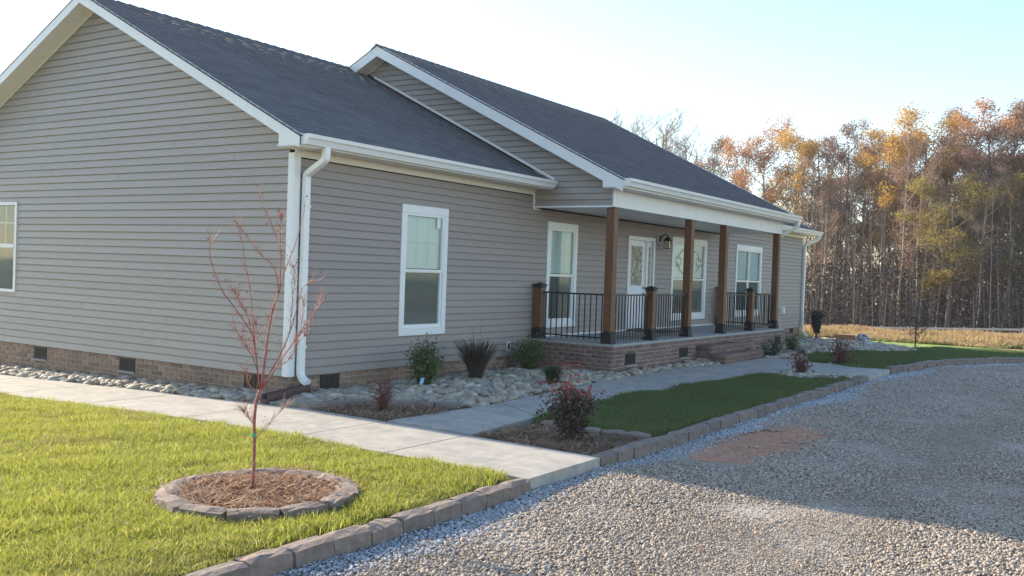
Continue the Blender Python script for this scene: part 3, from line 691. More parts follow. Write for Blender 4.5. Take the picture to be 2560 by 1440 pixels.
# lantern
b = MB(); b.box(10.36, 10.48, -.03, -.018, 2.08, 2.26); ln = b.build('wall_lantern', m_white, house)
b = MB(); b.box(10.385, 10.475, -.045, -.03, 2.09, 2.25); b.tube(smooth([(10.43, -.04, 2.13), (10.43, -.10, 2.24), (10.43, -.19, 2.26), (10.43, -.21, 2.21)]), .012, 6); b.build('bracket', m_black, ln)
b = MB()
b.add([(10.355, -.285, 2.12), (10.505, -.285, 2.12), (10.505, -.135, 2.12), (10.355, -.135, 2.12), (10.415, -.225, 2.21), (10.445, -.225, 2.21), (10.445, -.195, 2.21), (10.415, -.195, 2.21)], [(0,3,2,1),(4,5,6,7),(0,1,5,4),(1,2,6,5),(2,3,7,6),(3,0,4,7)])
b.box(10.365, 10.495, -.275, -.145, 1.955, 1.967)
for x in (10.37, 10.48):
    for y in (-.27, -.16): b.box(x, x+.01, y, y+.01, 1.967, 2.12)
b.build('lamp_cage', m_black, ln); MB().box(10.382, 10.478, -.258, -.162, 1.967, 2.12).build('lamp_glass', m_lampg, ln)
# outlets
def outlet(x, z, w_=.10, h=.15, cover=False):
    o = MB().box(x-w_/2, x+w_/2, -.032, -.018, z-h/2, z+h/2).build('outlet', m_white, house)
    if cover: MB().box(x-w_/2+.01, x+w_/2-.01, -.10, -.032, z-h/2+.02, z+h/2-.01).build('cover', m_white, o)
    else: MB().box(x-.028, x+.028, -.036, -.032, z-.05, z+.05).build('socket', m_black, o)
outlet(4.77, .155); outlet(8.35, .55, .14, .18, True); outlet(18.85, .53, .16, .2, True)

# ---------------- brick foundation (house: brick under siding; porch)
def brick_mesh(l, h, d, m, nm='brick'):
    b = MB(); b.box(-l/2, l/2, -d, 0, 0, h); return b.mesh(nm, m, bevel=.003)
BL, BH, BR = .203, .0677, .010
bm_s = brick_mesh(BL-BR, BH-BR, .012, m_brick); bm_h = brick_mesh(.1015-BR, BH-BR, .012, m_brick)
bp_s = brick_mesh(BL-BR, BH-BR, .012, m_brickp); bp_h = brick_mesh(.1015-BR, BH-BR, .012, m_brickp)
bit = []
def brick_wall(par, p0, p1, ztop, zbot, meshes, holes=()):
    """wall face from p0 to p1 (2d); outward normal is right side of p0->p1 ... bricks stand proud"""
    d = Vector((p1[0]-p0[0], p1[1]-p0[1])); L = d.length; d.normalize(); rz = math.atan2(d.y, d.x)
    row = 0; z = ztop-BH
    while z > zbot-BH:
        s = -(BL/2 if row % 2 else 0.0)
        while s < L-.02:
            a, c = max(s, 0), min(s+BL, L); me = meshes[0]; sc = (c-a-BR)/(BL-BR)
            if sc > .12:
                m_ = (a+c)/2
                for (ha, hb, hz0, hz1) in holes:
                    if z+BH > hz0+.01 and z < hz1-.01 and c > ha+.005 and a < hb-.005:
                        if a < ha-.03: c = ha
                        elif c > hb+.03: a = hb
                        else: sc = 0
                if sc and c-a > .03:
                    m_ = (a+c)/2; sc = (c-a-BR)/(BL-BR)
                    bit.append((me, TM((p0[0]+d.x*m_, p0[1]+d.y*m_, z+BR/2+rnd.uniform(-.001, .001)), rz, (sc, rnd.uniform(.8, 1.15), 1)), par, rnd.random()))
            s += BL
        z -= BH; row += 1
VH = [(.545, .885), (9.2, 9.54)]
f1 = MB().box(.006, .12, .006, W2, -.62, .0).build('foundation', m_mort, house)
f2 = MB().box(.121, XG, .006, .12, -.50, .0).build('foundation', m_mort, house); f2b = MB().box(XH, XE, .006, .12, -.6, .0).build('foundation', m_mortp, house)
gv = [(.45, .757), (2.955, 3.30), (5.08, 5.40)]
brick_wall(f1, (0.006, W2), (0.006, 0), -.001, -.5, (bm_s, bm_h), [(W2-c, W2-a, -.20, -.012) for a, c in gv])
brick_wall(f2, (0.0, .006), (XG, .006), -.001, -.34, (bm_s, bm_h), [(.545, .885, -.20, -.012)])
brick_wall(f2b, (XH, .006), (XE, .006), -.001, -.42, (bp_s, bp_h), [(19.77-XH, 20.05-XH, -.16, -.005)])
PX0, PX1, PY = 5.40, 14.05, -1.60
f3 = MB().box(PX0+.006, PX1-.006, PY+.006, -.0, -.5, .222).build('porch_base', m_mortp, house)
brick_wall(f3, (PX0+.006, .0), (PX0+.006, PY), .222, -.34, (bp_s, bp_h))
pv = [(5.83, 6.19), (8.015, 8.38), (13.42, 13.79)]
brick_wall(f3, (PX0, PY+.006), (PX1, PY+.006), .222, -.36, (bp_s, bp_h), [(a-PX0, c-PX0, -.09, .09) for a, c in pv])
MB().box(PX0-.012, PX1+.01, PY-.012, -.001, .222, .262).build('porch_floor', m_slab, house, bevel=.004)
# foundation vents
def vent(p0, p1, z0, z1, n):
    """on face between p0,p1 with outward normal n"""
    d = Vector((p1[0]-p0[0], p1[1]-p0[1], 0)); L = d.length; d.normalize(); nn = Vector((*n, 0)); o_ = Vector((p0[0], p0[1], 0))
    b = MB(); q = lambda s, z, k: tuple(o_+d*s+nn*k+Vector((0, 0, z)))
    def bx(s0, s1, a, c, k0, k1): b.add([q(s0, a, k0), q(s1, a, k0), q(s1, a, k1), q(s0, a, k1), q(s0, c, k0), q(s1, c, k0), q(s1, c, k1), q(s0, c, k1)], [(0,3,2,1),(4,5,6,7),(0,1,5,4),(1,2,6,5),(2,3,7,6),(3,0,4,7)])
    bx(0, L, z0, z1, -.004, .002)
    for (a, c, e, f_) in ((0, L, z0, z0+.015), (0, L, z1-.015, z1), (0, .012, z0, z1), (L-.012, L, z0, z1)): bx(a, c, e+.0005, f_-.0005, .0025, .013)
    vo = b.build('foundation_vent', m_vent, house)
    s = .03
    while s < L-.02:
        b2 = MB(); b = b2; bx(s, s+.010, z0+.02, z1-.02, .0025, .010); b.build('slat', m_vent, vo); s += .026
    b = MB(); bx(-.01, L+.01, z0-.022, z0-.002, .0, .035); b.build('vent_sill', m_slab, vo)
for a, c in gv: vent((0, a), (0, c), -.20, -.012, (-1, 0))
vent((.545, 0), (.885, 0), -.20, -.012, (0, -1)); vent((19.77, 0), (20.05, 0), -.16, -.005, (0, -1))
for a, c in pv: vent((a, PY), (c, PY), -.09, .09, (0, -1))
# steps
def steps():
    core = MB().box(8.83, 10.62, -1.88, PY+.02, -.4, .02); core.box(8.80, 10.88, -2.17, -1.87, -.4, -.135); so_ = core.build('steps', m_mortp, house)
    rl = MB(); rl.box(-.032, .032, -.31, .0, 0, .092); rlm = rl.mesh('brick', m_brickp, bevel=.004)
    for (x0, x1, yf, zt) in ((8.80, 10.62, -1.90, .10), (8.78, 10.90, -2.20, -.045)):
        n = int((x1-x0)/.074); st = (x1-x0)/n
        for k in range(n): bit.append((rlm, TM((x0+st*(k+.5), yf+.31, zt-.092), 0, (1, 1, 1)), so_, rnd.random()))
        brick_wall(so_, (x0, yf+.018), (x1, yf+.018), zt-.095, zt-.2 if zt > 0 else -.25, (bp_s, bp_h))
        brick_wall(so_, (x0+.018, yf+.31), (x0+.018, yf), zt-.095, zt-.2 if zt > 0 else -.25, (bp_s, bp_h))
steps()
pieces('brick', bit, m_brick, 300)
# fix material of porch stuff bricks
for o in bpy.data.objects:
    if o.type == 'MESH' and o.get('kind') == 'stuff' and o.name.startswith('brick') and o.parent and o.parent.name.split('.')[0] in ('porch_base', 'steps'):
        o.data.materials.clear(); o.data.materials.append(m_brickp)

# ---------------- porch beam, ceiling, posts, railings
MB().box(XG+.0, XH+.0, -PD+.18, -.0, 2.462, 2.475).build('porch_ceiling', m_white, house)
b = MB(); x = XG-.03; xe = XH+.05; 
bmx = MB().box(XG+.0, XH-.0, -PD+.012, -PD+.16, 2.452, 2.74).build('porch_beam', m_white, house)
while x < xe-.01:
    b.box(x+.001, min(x+.0935, xe), -PD-.012, -PD+.011, 2.452, 2.722); x += .096
b.build('beadboard', m_white, bmx, kind='stuff')
MB().box(XG-.045, XG+.02, -PD-.022, -PD-.0125, 2.45, 2.735).build('corner_trim', m_white, house)
MB().box(XH-.0, XH+.06, -PD-.022, -PD-.0125, 2.45, 2.735).build('corner_trim', m_white, house)
MB().box(5.16, 14.16, -1.775, -PD-.024, 2.726, 2.736).build('soffit', m_white, house)
def post(x, y, z1, short=False):
    w_ = .072; b = MB(); b.box(x-w_, x+w_, y-w_, y+w_, .30, z1); p = b.build('porch_post', m_post, house, bevel=.006)
    b = MB(); s = .079; f_ = .098
    b.add([(x-f_, y-f_, .262), (x+f_, y-f_, .262), (x+f_, y+f_, .262), (x-f_, y+f_, .262), (x-s, y-s, .36), (x+s, y-s, .36), (x+s, y+s, .36), (x-s, y+s, .36)], [(0,3,2,1),(4,5,6,7),(0,1,5,4),(1,2,6,5),(2,3,7,6),(3,0,4,7)])
    for k in range(4):   # scalloped top of the sleeve
        for sg in (-1, 1):
            pts = [(-s, .3601), (s, .3601), (s, .40)]+[(s*math.cos(t), .40+.055*abs(math.sin(t))) for t in np.linspace(0, math.pi, 9)]+[(-s, .40)]
        pts = [(-s, .3601), (s, .3601)]+[(s*math.cos(t), .405+.06*math.sin(t)) for t in np.linspace(0, math.pi, 9)]
        if k == 0: b.prism([(x+a, y-s-.001, c) for a, c in pts], (0, .012, 0))
        if k == 1: b.prism([(x+a, y+s+.001, c) for a, c in pts], (0, -.012, 0))
        if k == 2: b.prism([(x-s-.001, y+a, c) for a, c in pts], (.012, 0, 0))
        if k == 3: b.prism([(x+s+.001, y+a, c) for a, c in pts], (-.012, 0, 0))
    b.build('post_base', m_tar, p)
    if short:
        b = MB(); f_ = .10
        b.box(x-.078, x+.078, y-.078, y+.078, z1-.04, z1+.001)
        b.add([(x-f_, y-f_, z1), (x+f_, y-f_, z1), (x+f_, y+f_, z1), (x-f_, y+f_, z1), (x-f_, y-f_, z1+.012), (x+f_, y-f_, z1+.012), (x+f_, y+f_, z1+.012), (x-f_, y+f_, z1+.012), (x, y, z1+.055)], [(0,3,2,1),(0,1,5,4),(1,2,6,5),(2,3,7,6),(3,0,4,7),(4,5,8),(5,6,8),(6,7,8),(7,4,8)])
        b.build('post_cap', m_black, p)
    return p
PYP = -1.44
TP = [5.52, 8.66, 10.44, 13.80]; SP = [7.08, 12.15]
for x in TP: post(x, PYP, 2.452)
for x in SP: post(x, PYP, 1.15, True)
post(5.52, -.13, 1.15, True); post(13.80, -.13, 1.15, True)
def railing(p0, p1):
    a, c = Vector((*p0, 0)), Vector((*p1, 0)); d = (c-a); L = d.length; d.normalize(); n = Vector((-d.y, d.x, 0))
    def bar(s0, s1, z0, z1, hw):
        q = [a+d*s0-n*hw, a+d*s1-n*hw, a+d*s1+n*hw, a+d*s0+n*hw]
        return [(p.x, p.y, z0) for p in q]+[(p.x, p.y, z1) for p in q], [(0,3,2,1),(4,5,6,7),(0,1,5,4),(1,2,6,5),(2,3,7,6),(3,0,4,7)]
    b = MB(); b.add(*bar(.07, L-.07, 1.03, 1.055, .016)); ro = b.build('railing', m_black, house)
    b = MB(); b.add(*bar(.075, L-.075, .335, .358, .012)); b.build('bottom_rail', m_black, ro)
    k = max(2, round((L-.15)/.105)); st = (L-.15)/k
    for i in range(k+0):
        s = .075+st*(i+.5); b = MB(); b.add(*bar(s-.0075, s+.0075, .30, 1.03, .0075)); b.build('baluster', m_black, ro)
    b = MB()
    for s in (.06, L-.06): b.add(*bar(s-.012, s+.012, 1.015, 1.06, .03))
    b.build('rail_bracket', m_black, ro)
railing((5.52, -.13), (5.52, PYP)); railing((5.52, PYP), (7.08, PYP)); railing((7.08, PYP), (8.66, PYP))
railing((10.44, PYP), (12.15, PYP)); railing((12.15, PYP), (13.8, PYP)); railing((13.8, -.13), (13.8, PYP))

# ------------------------------------------------------------------ river rocks
def stone_mesh(seed, m, name, sub=2, k=.22):
    r_ = np.random.default_rng(seed); bm = bmesh.new(); bmesh.ops.create_icosphere(bm, subdivisions=sub, radius=1)
    a = r_.normal(size=(3, 3)); ph = r_.uniform(0, 6, 3)
    for v in bm.verts:
        p = np.array(v.co); s = 1+k*.5*sum(math.sin(2.2*(a[i]@p)/np.linalg.norm(a[i])+ph[i]) for i in range(3))/1.5
        v.co = Vector(p*s)
    me = bpy.data.meshes.new(name); bm.to_mesh(me); bm.free(); me.materials.append(m)
    for p in me.polygons: p.use_smooth = True
    return me
RS = [stone_mesh(i, m_river, 'stone') for i in range(8)]
def inpoly(x, y, poly):
    c = False; n = len(poly)
    for i in range(n):
        x1, y1 = poly[i]; x2, y2 = poly[(i+1) % n]
        if (y1 > y) != (y2 > y) and x < (x2-x1)*(y-y1)/(y2-y1)+x1: c = not c
    return c
stone_items = []
m_bedsoil = mat('rock_bed_soil', (.07, .055, .045), .95, var=.3, vscale=15)
def rockbed(name, poly, dens, label, mound=.0, size=(.036, .088), avoid=()):
    t = thing(name, (poly[0][0], poly[0][1], g(*poly[0])-.1), label, 'rock bed'); del t['category']; t['kind'] = 'structure'
    drape('bed_soil', poly, -.055, m_bedsoil, parent=t, step=.8)
    xs = [p[0] for p in poly]; ys = [p[1] for p in poly]; A = (max(xs)-min(xs))*(max(ys)-min(ys)); n = int(A*dens)
    for layer, dz in ((0, -.035), (1, .0)):
        for _ in range(n if layer == 0 else int(n*.8)):
            x, y = rnd.uniform(min(xs), max(xs)), rnd.uniform(min(ys), max(ys))
            if not inpoly(x, y, poly) or any((x-a)**2+(y-b_)**2 < r_*r_ for a, b_, r_ in avoid): continue
            if not inframe((x, y, -.2), 1.15): continue
            a = rnd.uniform(*size)*(1.25 if rnd.random() < .12 else 1); h = a*rnd.uniform(.32, .5); z = g(x, y)+dz+h*.25+(mound*max(0, 1-abs(y+.9)/.9) if mound else 0)
            stone_items.append((RS[rnd.randrange(8)], TM((x, y, z), rnd.uniform(0, 6.3), (a, a*rnd.uniform(.55, .8), h), rnd.uniform(-.3, .3), rnd.uniform(-.35, .35)), t, rnd.random()))
rockbed('river_rock_bed', [(-.66, -.93), (-.66, 9.5), (-.02, 9.5), (-.02, -.02), (.0, -.95)], 190, 'strip of tan river rocks between the gable wall and the walkway')
fr_poly = [(-.02, -.03), (-.02, -.94), (.0, -1.03), (.22, -1.28), (.42, -1.6), (.60, -1.98), (.78, -2.14), (1.3, -2.18), (3.5, -1.97), (5.6, -1.90), (7.2, -1.88), (8.7, -2.12), (8.75, -1.66), (5.38, -1.64), (5.36, -.03)]
rockbed('river_rock_bed', fr_poly, 180, 'bed of river rocks in front of the shaded wall and porch', mound=.02)
fr2 = [(11.0, -2.28), (10.95, -1.75), (14.1, -1.66), (14.1, -.05), (21.2, -.05), (21.5, -1.4), (20.3, -2.6), (19.3, -3.3), (18.0, -3.75), (16.6, -3.3), (15.2, -2.75), (14, -2.4), (12.9, -2.36), (12.0, -2.62), (11.1, -3.0), (11.15, -2.4)]
rockbed('river_rock_bed', fr2, 85, 'wide bed of river rocks beyond the brick steps round the far corner', size=(.055, .12))
rockbed('river_rock_bed', [(7.72, -3.38), (8.58, -3.40), (8.74, -4.55), (8.2, -4.55), (7.75, -4.35), (7.52, -4.0), (7.5, -3.65)], 90, 'small corner of river rocks inside the bend of the far path')
rockbed('river_rock_bed', [(10.58, -4.2), (10.7, -3.75), (10.9, -3.3), (11.1, -3.1), (10.80, -3.38), (10.50, -4.4)], 160, 'thin line of river rocks between far path and far lawn', size=(.04, .07))
pieces('stone', stone_items, m_river, 300, smooth=True)

# ------------------------------------------------------------------ scattered stuff by geometry nodes
def scatter(name, pts, rots, scls, kinds, protos, label=None, matl=None):
    me = bpy.data.meshes.new(name); n = len(pts)
    me.vertices.add(n); me.vertices.foreach_set('co', np.asarray(pts, np.float32).ravel())
    for nm, ty, arr in (('rot', 'FLOAT_VECTOR', rots), ('scl', 'FLOAT_VECTOR', scls)):
        a = me.attributes.new(nm, ty, 'POINT'); a.data.foreach_set('vector', np.asarray(arr, np.float32).ravel())
    a = me.attributes.new('kid', 'INT', 'POINT'); a.data.foreach_set('value', np.asarray(kinds, np.int32))
    o = link(name, me, kind='stuff', label=label)
    ng = bpy.data.node_groups.new(name, 'GeometryNodeTree')
    ng.interface.new_socket('Geometry', in_out='INPUT', socket_type='NodeSocketGeometry'); ng.interface.new_socket('Geometry', in_out='OUTPUT', socket_type='NodeSocketGeometry')
    N = ng.nodes; Lk = ng.links; gi = N.new('NodeGroupInput'); go = N.new('NodeGroupOutput'); jn = N.new('GeometryNodeJoinGeometry')
    def attr(nm, dt):
        q = N.new('GeometryNodeInputNamedAttribute'); q.data_type = dt; q.inputs[0].default_value = nm; return q.outputs[0]
    ra, sa, ka = attr('rot', 'FLOAT_VECTOR'), attr('scl', 'FLOAT_VECTOR'), attr('kid', 'INT')
    for k, po in enumerate(protos):
        cmp_ = N.new('FunctionNodeCompare'); cmp_.data_type = 'INT'; cmp_.operation = 'EQUAL'
        Lk.new(ka, cmp_.inputs[2]); cmp_.inputs[3].default_value = k
        oi = N.new('GeometryNodeObjectInfo'); oi.inputs[0].default_value = po; oi.inputs['As Instance'].default_value = True
        ip = N.new('GeometryNodeInstanceOnPoints'); Lk.new(gi.outputs[0], ip.inputs['Points']); Lk.new(cmp_.outputs[0], ip.inputs['Selection'])
        Lk.new(oi.outputs['Geometry'], ip.inputs['Instance']); Lk.new(ra, ip.inputs['Rotation']); Lk.new(sa, ip.inputs['Scale'])
        Lk.new(ip.outputs[0], jn.inputs[0])
    Lk.new(jn.outputs[0], go.inputs[0])
    md = o.modifiers.new('scatter', 'NODES'); md.node_group = ng
    return o
def proto(me): return bpy.data.objects.new(me.name, me)      # source shapes stay out of the scene
GRV = [proto(stone_mesh(50+i, m_grav, 'pebble', 1, .45)) for i in range(4)]
GRB = [proto(stone_mesh(60+i, m_gravb, 'pebble', 1, .45)) for i in range(3)]
gv_ = np.vectorize(g)
def vis_pts(n, x0, x1, y0, y1, poly=None, fn=None, mg=1.06):
    x = npr.uniform(x0, x1, n); y = npr.uniform(y0, y1, n)
    d = np.stack([x-CAM[0], y-CAM[1], np.full(n, -.25-CAM[2])], 1); z = d@CF
    k = (z > 2.5) & (abs(d@CR)/z < .535*mg) & (abs(d@CU)/z < .302*mg)
    x, y, z = x[k], y[k], z[k]
    if fn is not None: q = fn(x, y, z); x, y, z = x[q], y[q], z[q]
    if poly is not None:
        q = np.array([inpoly(a, b_, poly) for a, b_ in zip(x, y)], bool) if len(x) else np.zeros(0, bool); x, y, z = x[q], y[q], z[q]
    return x, y, z
def dirtmask(x, y):
    # red clay patch worn into the drive, in the drive's own coordinates
    u = (x-1.62)/1.32; v = (y+5.40+.05*(x-1.6))/.42; q = np.abs(u)**2.6+np.abs(v)**2.6
    q = q+.28*np.sin(x*6.3)*np.sin(y*8.1)+.15*np.sin(x*17+y*5); u2 = (x-4.3)/1.3; v2 = (y+5.25)/.30
    return np.maximum(np.clip((1.3-q)/.8, 0, 1), .45*np.clip((1-(u2*u2+v2*v2))/.6, 0, 1))
fex = np.array([p[0] for p in far_edge]); fey = np.array([p[1] for p in far_edge])
def edge_y(x): return np.where(x < 10.5, EY, np.interp(x, fex, fey))
def do_gravel():
    def fn(x, y, z):
        ey = edge_y(x); keep = (y < ey-.01)
        p = np.clip((8.5/z)**1.4, .12, 1); keep &= npr.random(len(x)) < p
        keep &= npr.random(len(x)) > .96*dirtmask(x, y); return keep
    x, y, z = vis_pts(1500000, -6.5, 24, -17, -4.7, fn=fn)
    ey = edge_y(x); pale = (ey-y) < (.26+.14*np.sin(x*1.3)+npr.normal(0, .07, len(x)))
    n = len(x); trk = .5*np.exp(-((y+6.9+.05*x)/.35)**2)+.5*np.exp(-((y+8.5+.05*x)/.4)**2)
    s = np.minimum(npr.lognormal(0, .36, n), 2.0)*.0080*np.clip(z/9, 1, 1.9)*(1+.22*np.sin(x*1.1+.6)*np.sin(y*1.7))*(1-.62*trk)
    sc = np.stack([s*npr.uniform(.9, 1.5, n), s*npr.uniform(.7, 1.1, n), s*npr.uniform(.55, .9, n)], 1)
    bumpz = .012*np.sin(x*2.1+1)*np.sin(y*2.7)+.008*np.sin(x*5.3)*np.cos(y*4.1)
    zz = gv_(x, y)-.105+bumpz+npr.uniform(-.002, .012, n)
    P = np.stack([x, y, zz], 1); Rr = npr.uniform(-.6, .6, (n, 3)); Rr[:, 2] = npr.uniform(0, 6.3, n)
    k = npr.integers(0, 4, n)
    for nm, msk, pr in (('gravel', ~pale, GRV), ('pale_gravel', pale, GRB)):
        kk = k[msk] % len(pr); scatter(nm, P[msk], Rr[msk], sc[msk], kk, pr, 'tan gravel of the drive' if nm == 'gravel' else 'pale bluish gravel strip along the edging stones')
    return n
ng_ = do_gravel()
# red clay sheet following the patch outline
pp = []
for a in np.linspace(0, 2*math.pi, 40)[:-1]:
    ca, sa = math.cos(a), math.sin(a); q = (abs(ca)**2.6+abs(sa)**2.6)**(-1/2.6); xx = 1.62+1.5*ca*q*(1+.03*math.sin(5*a)); pp.append((xx, -5.40-.05*(xx-1.6)+.48*sa*q*(1+.04*math.sin(7*a))))
drape('red_dirt', pp, -.1065, m_dirt, step=.5)
drape('red_dirt', [(4.3+1.2*math.cos(a), -5.25+.26*math.sin(a)) for a in np.linspace(0, 2*math.pi, 20)[:-1]], -.1068, m_dirt, step=.5)

# a few fallen leaves on drive and walks
xl, yl, zl = vis_pts(2600, -6, 22, -14, 2.0, mg=1.0)
okl = (yl < edge_y(xl)-.05)
xl, yl = xl[okl][:150], yl[okl][:150]; zl = gv_(xl, yl)+np.where(yl < -4.7, -.082, .004)
Vl, Fl, Tl = (lambda P: (np.concatenate([P+np.array(o_)*1.0 for o_ in ((0, 0, 0),)]), None, None))(np.stack([xl, yl, zl], 1))
ra_ = npr.uniform(0, 6.28, len(xl)); L_ = npr.uniform(.02, .05, len(xl)); dl = np.stack([np.cos(ra_)*L_, np.sin(ra_)*L_, npr.uniform(0, .012, len(xl))], 1); pl = np.stack([-np.sin(ra_)*L_*.35, np.cos(ra_)*L_*.35, npr.uniform(.004, .014, len(xl))], 1)
Vq = np.stack([Vl-dl*.5, Vl+pl, Vl+dl*.5, Vl-pl*np.array([1, 1, -1.])], 1).reshape(-1, 3)
link('fallen_leaves', mesh_np('fallen_leaves', Vq, np.arange(len(Vq)).reshape(-1, 4), m_lbrown, tint=np.repeat(npr.random(len(xl)), 4)), kind='stuff', label='a few small brown leaves lying on the gravel and walkway')

# grass patches
def grass_patch(seed, m, n, size, h, wd, lean=.5, name='grass_blades'):
    r_ = np.random.default_rng(seed); x = r_.uniform(-size/2, size/2, n); y = r_.uniform(-size/2, size/2, n)
    a = r_.uniform(0, 2*np.pi, n); hh = h*r_.uniform(.5, 1.25, n); le = r_.uniform(.1, lean*2, n)*hh; w_ = wd*r_.uniform(.7, 1.3, n); ph = r_.uniform(0, 2*np.pi, n)
    dx, dy = np.cos(a)*w_/2, np.sin(a)*w_/2; lx, ly = np.cos(ph)*le, np.sin(ph)*le
    V = np.stack([np.stack([x-dx, y-dy, 0*x], 1), np.stack([x+dx, y+dy, 0*x], 1), np.stack([x+dx*.8+lx*.35, y+dy*.8+ly*.35, hh*.6], 1), np.stack([x-dx*.8+lx*.35, y-dy*.8+ly*.35, hh*.6], 1), np.stack([x+lx, y+ly, hh], 1)], 1).reshape(-1, 3)
    b0 = np.arange(n)*5; F = np.concatenate([np.stack([b0, b0+1, b0+2], 1), np.stack([b0, b0+2, b0+3], 1), np.stack([b0+3, b0+2, b0+4], 1)])
    return mesh_np(name, V, F, m, tint=np.repeat(r_.random(n), 5))
GP = [proto(grass_patch(i, m_grass if i < 4 else m_grassd, 210 if i in (0, 1, 4) else 300, .25, .052 if i in (0, 1, 4) else .036, .0050 if i in (0, 1, 4) else .0038, .6)) for i in range(6)]
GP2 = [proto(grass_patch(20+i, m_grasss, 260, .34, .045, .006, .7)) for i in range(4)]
def lawn_scatter(name, n, bx, poly, protos, label, zoff=-.03, sc=(.8, 1.2), fn=None):
    x, y, z = vis_pts(n, *bx, poly=poly, fn=fn, mg=1.12); m_ = len(x)
    hmod = 1+.28*np.sin(x*3.1+1.2)*np.sin(y*2.7+.4)+.22*np.sin(x*7.7+y*3)*np.sin(y*6.1-x*2)+npr.normal(0, .12, m_)
    S0 = np.clip(hmod, .35, 1.7); hmod = S0
    s = npr.uniform(*sc, m_); S = np.stack([s, s, s*hmod], 1); Rr = npr.uniform(-.08, .08, (m_, 3)); Rr[:, 2] = npr.uniform(0, 6.3, m_)
    return scatter(name, np.stack([x, y, gv_(x, y)+zoff], 1), Rr, S, np.where((len(protos) == 6) & (np.sin(x*1.9+2)*np.sin(y*2.3+x*.7)+npr.normal(0, .45, m_) > .75), npr.integers(4, 6, m_), npr.integers(0, 4, m_)), protos, label)
ring_out = lambda x, y, z: ((x-rcx)**2+(y-rcy)**2) > .74**2
ll = [(-14, EY+.22), (-2.12, EY+.22), (-2.06, -1.5), (-2.06, 12), (-14, 12)]
lawn_scatter('lawn_grass', 21000, (-9, -2, -4.6, 8), ll, GP, 'bright sunlit lawn grass left of the walkway', fn=ring_out)
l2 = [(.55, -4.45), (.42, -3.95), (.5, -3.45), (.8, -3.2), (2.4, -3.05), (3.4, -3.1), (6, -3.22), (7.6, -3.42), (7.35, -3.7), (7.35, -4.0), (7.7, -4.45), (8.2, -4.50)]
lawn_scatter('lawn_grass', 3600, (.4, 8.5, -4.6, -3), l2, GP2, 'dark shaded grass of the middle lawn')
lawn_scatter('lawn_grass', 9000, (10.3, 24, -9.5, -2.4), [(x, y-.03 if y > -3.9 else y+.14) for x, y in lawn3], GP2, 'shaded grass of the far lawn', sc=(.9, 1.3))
# straw
def straw_patch(seed):
    r_ = np.random.default_rng(seed); n = 70; V = []; F = []; T = []
    for i in range(n):
        p = np.array([*r_.uniform(-.13, .13, 2), r_.uniform(.0, .03)]); a = r_.uniform(0, 6.3); L = r_.uniform(.05, .13); up = r_.uniform(-.12, .4)
        d = np.array([math.cos(a), math.sin(a), up]); c = np.array([-math.sin(a), math.cos(a), 0])*.0036; k = r_.uniform(-.5, .5)
        q = p+d*L/2+c/.0036*k*L*.3; e = p+d*L; b0 = len(V); V += [p-c, p+c, q+c, q-c, e+c*.5, e-c*.5]; F += [(b0, b0+1, b0+2), (b0, b0+2, b0+3), (b0+3, b0+2, b0+4), (b0+3, b0+4, b0+5)]; T += [r_.random()]*6
    return mesh_np('straw', np.array(V), np.array(F), m_strawb, tint=T)
SPM = [proto(straw_patch(i)) for i in range(4)]
m_strawr = mat('red_pine_straw', (.3, .14, .06), .8, transl=.25, ramp=[(.26, .115, .05), (.36, .18, .085), (.20, .08, .04), (.55, .44, .32), (.30, .14, .06)])
SPR = []
for i in range(4):
    me_ = straw_patch(20+i); me_.materials[0] = m_strawr; SPR.append(proto(me_))
def straw(poly, n, zoff, label, pr=None):
    xs = [p[0] for p in poly]; ys = [p[1] for p in poly]
    x, y, z = vis_pts(n, min(xs), max(xs), min(ys), max(ys), poly=poly, mg=1.1); m_ = len(x)
    Rr = npr.uniform(-.1, .1, (m_, 3)); Rr[:, 2] = npr.uniform(0, 6.3, m_); s = npr.uniform(.8, 1.2, m_)
    scatter('pine_straw', np.stack([x, y, gv_(x, y)+zoff], 1), Rr, np.stack([s, s, s], 1), npr.integers(0, 4, m_), pr or SPM, label)
straw(ring_in, 210, .004, 'reddish pine straw inside the stone ring', SPR); straw(mulch1, 260, -.055, 'pine straw in the bed by the red-tipped nandina'); straw(mulch2, 200, -.045, 'pine straw in the shaded corner bed')

# field grass
def tuft(seed, m, n, r0, h, wd, spread, name, drop=1.0):
    r_ = np.random.default_rng(seed); a = r_.uniform(0, 6.28, n); q = r0*np.sqrt(r_.random(n)); x, y = q*np.cos(a), q*np.sin(a); hh = h*r_.uniform(.5, 1.1, n)
    le = spread*r_.uniform(.3, 1, n)*hh; ph = r_.uniform(0, 6.28, n); w_ = wd*r_.uniform(.7, 1.3, n); da = r_.uniform(0, 6.28, n)
    dx, dy = np.cos(da)*w_/2, np.sin(da)*w_/2; lx, ly = np.cos(ph)*le, np.sin(ph)*le
    lv = [(0, 0), (.22, .52), (.58, .88), (1, drop)]
    V = np.stack([np.stack([x+lx*l_+sg*dx*(1-.8*l_), y+ly*l_+sg*dy*(1-.8*l_), hh*t_], 1) for l_, t_ in lv for sg in (-1, 1)], 1).reshape(-1, 3)
    b0 = np.arange(n)*8; F = np.concatenate([np.stack([b0+2*i, b0+2*i+1, b0+2*i+3, b0+2*i+2], 1) for i in range(3)])
    return mesh_np(name, V, F, m, tint=np.repeat(r_.random(n), 8))
DG = [proto(tuft(70+i, m_dry, 34, .22, .60, .028, .35, 'dry_tuft')) for i in range(4)]
WG = [proto(tuft(80+i, m_weed, 40, .25, .32, .06, .8, 'weed_tuft')) for i in range(2)]
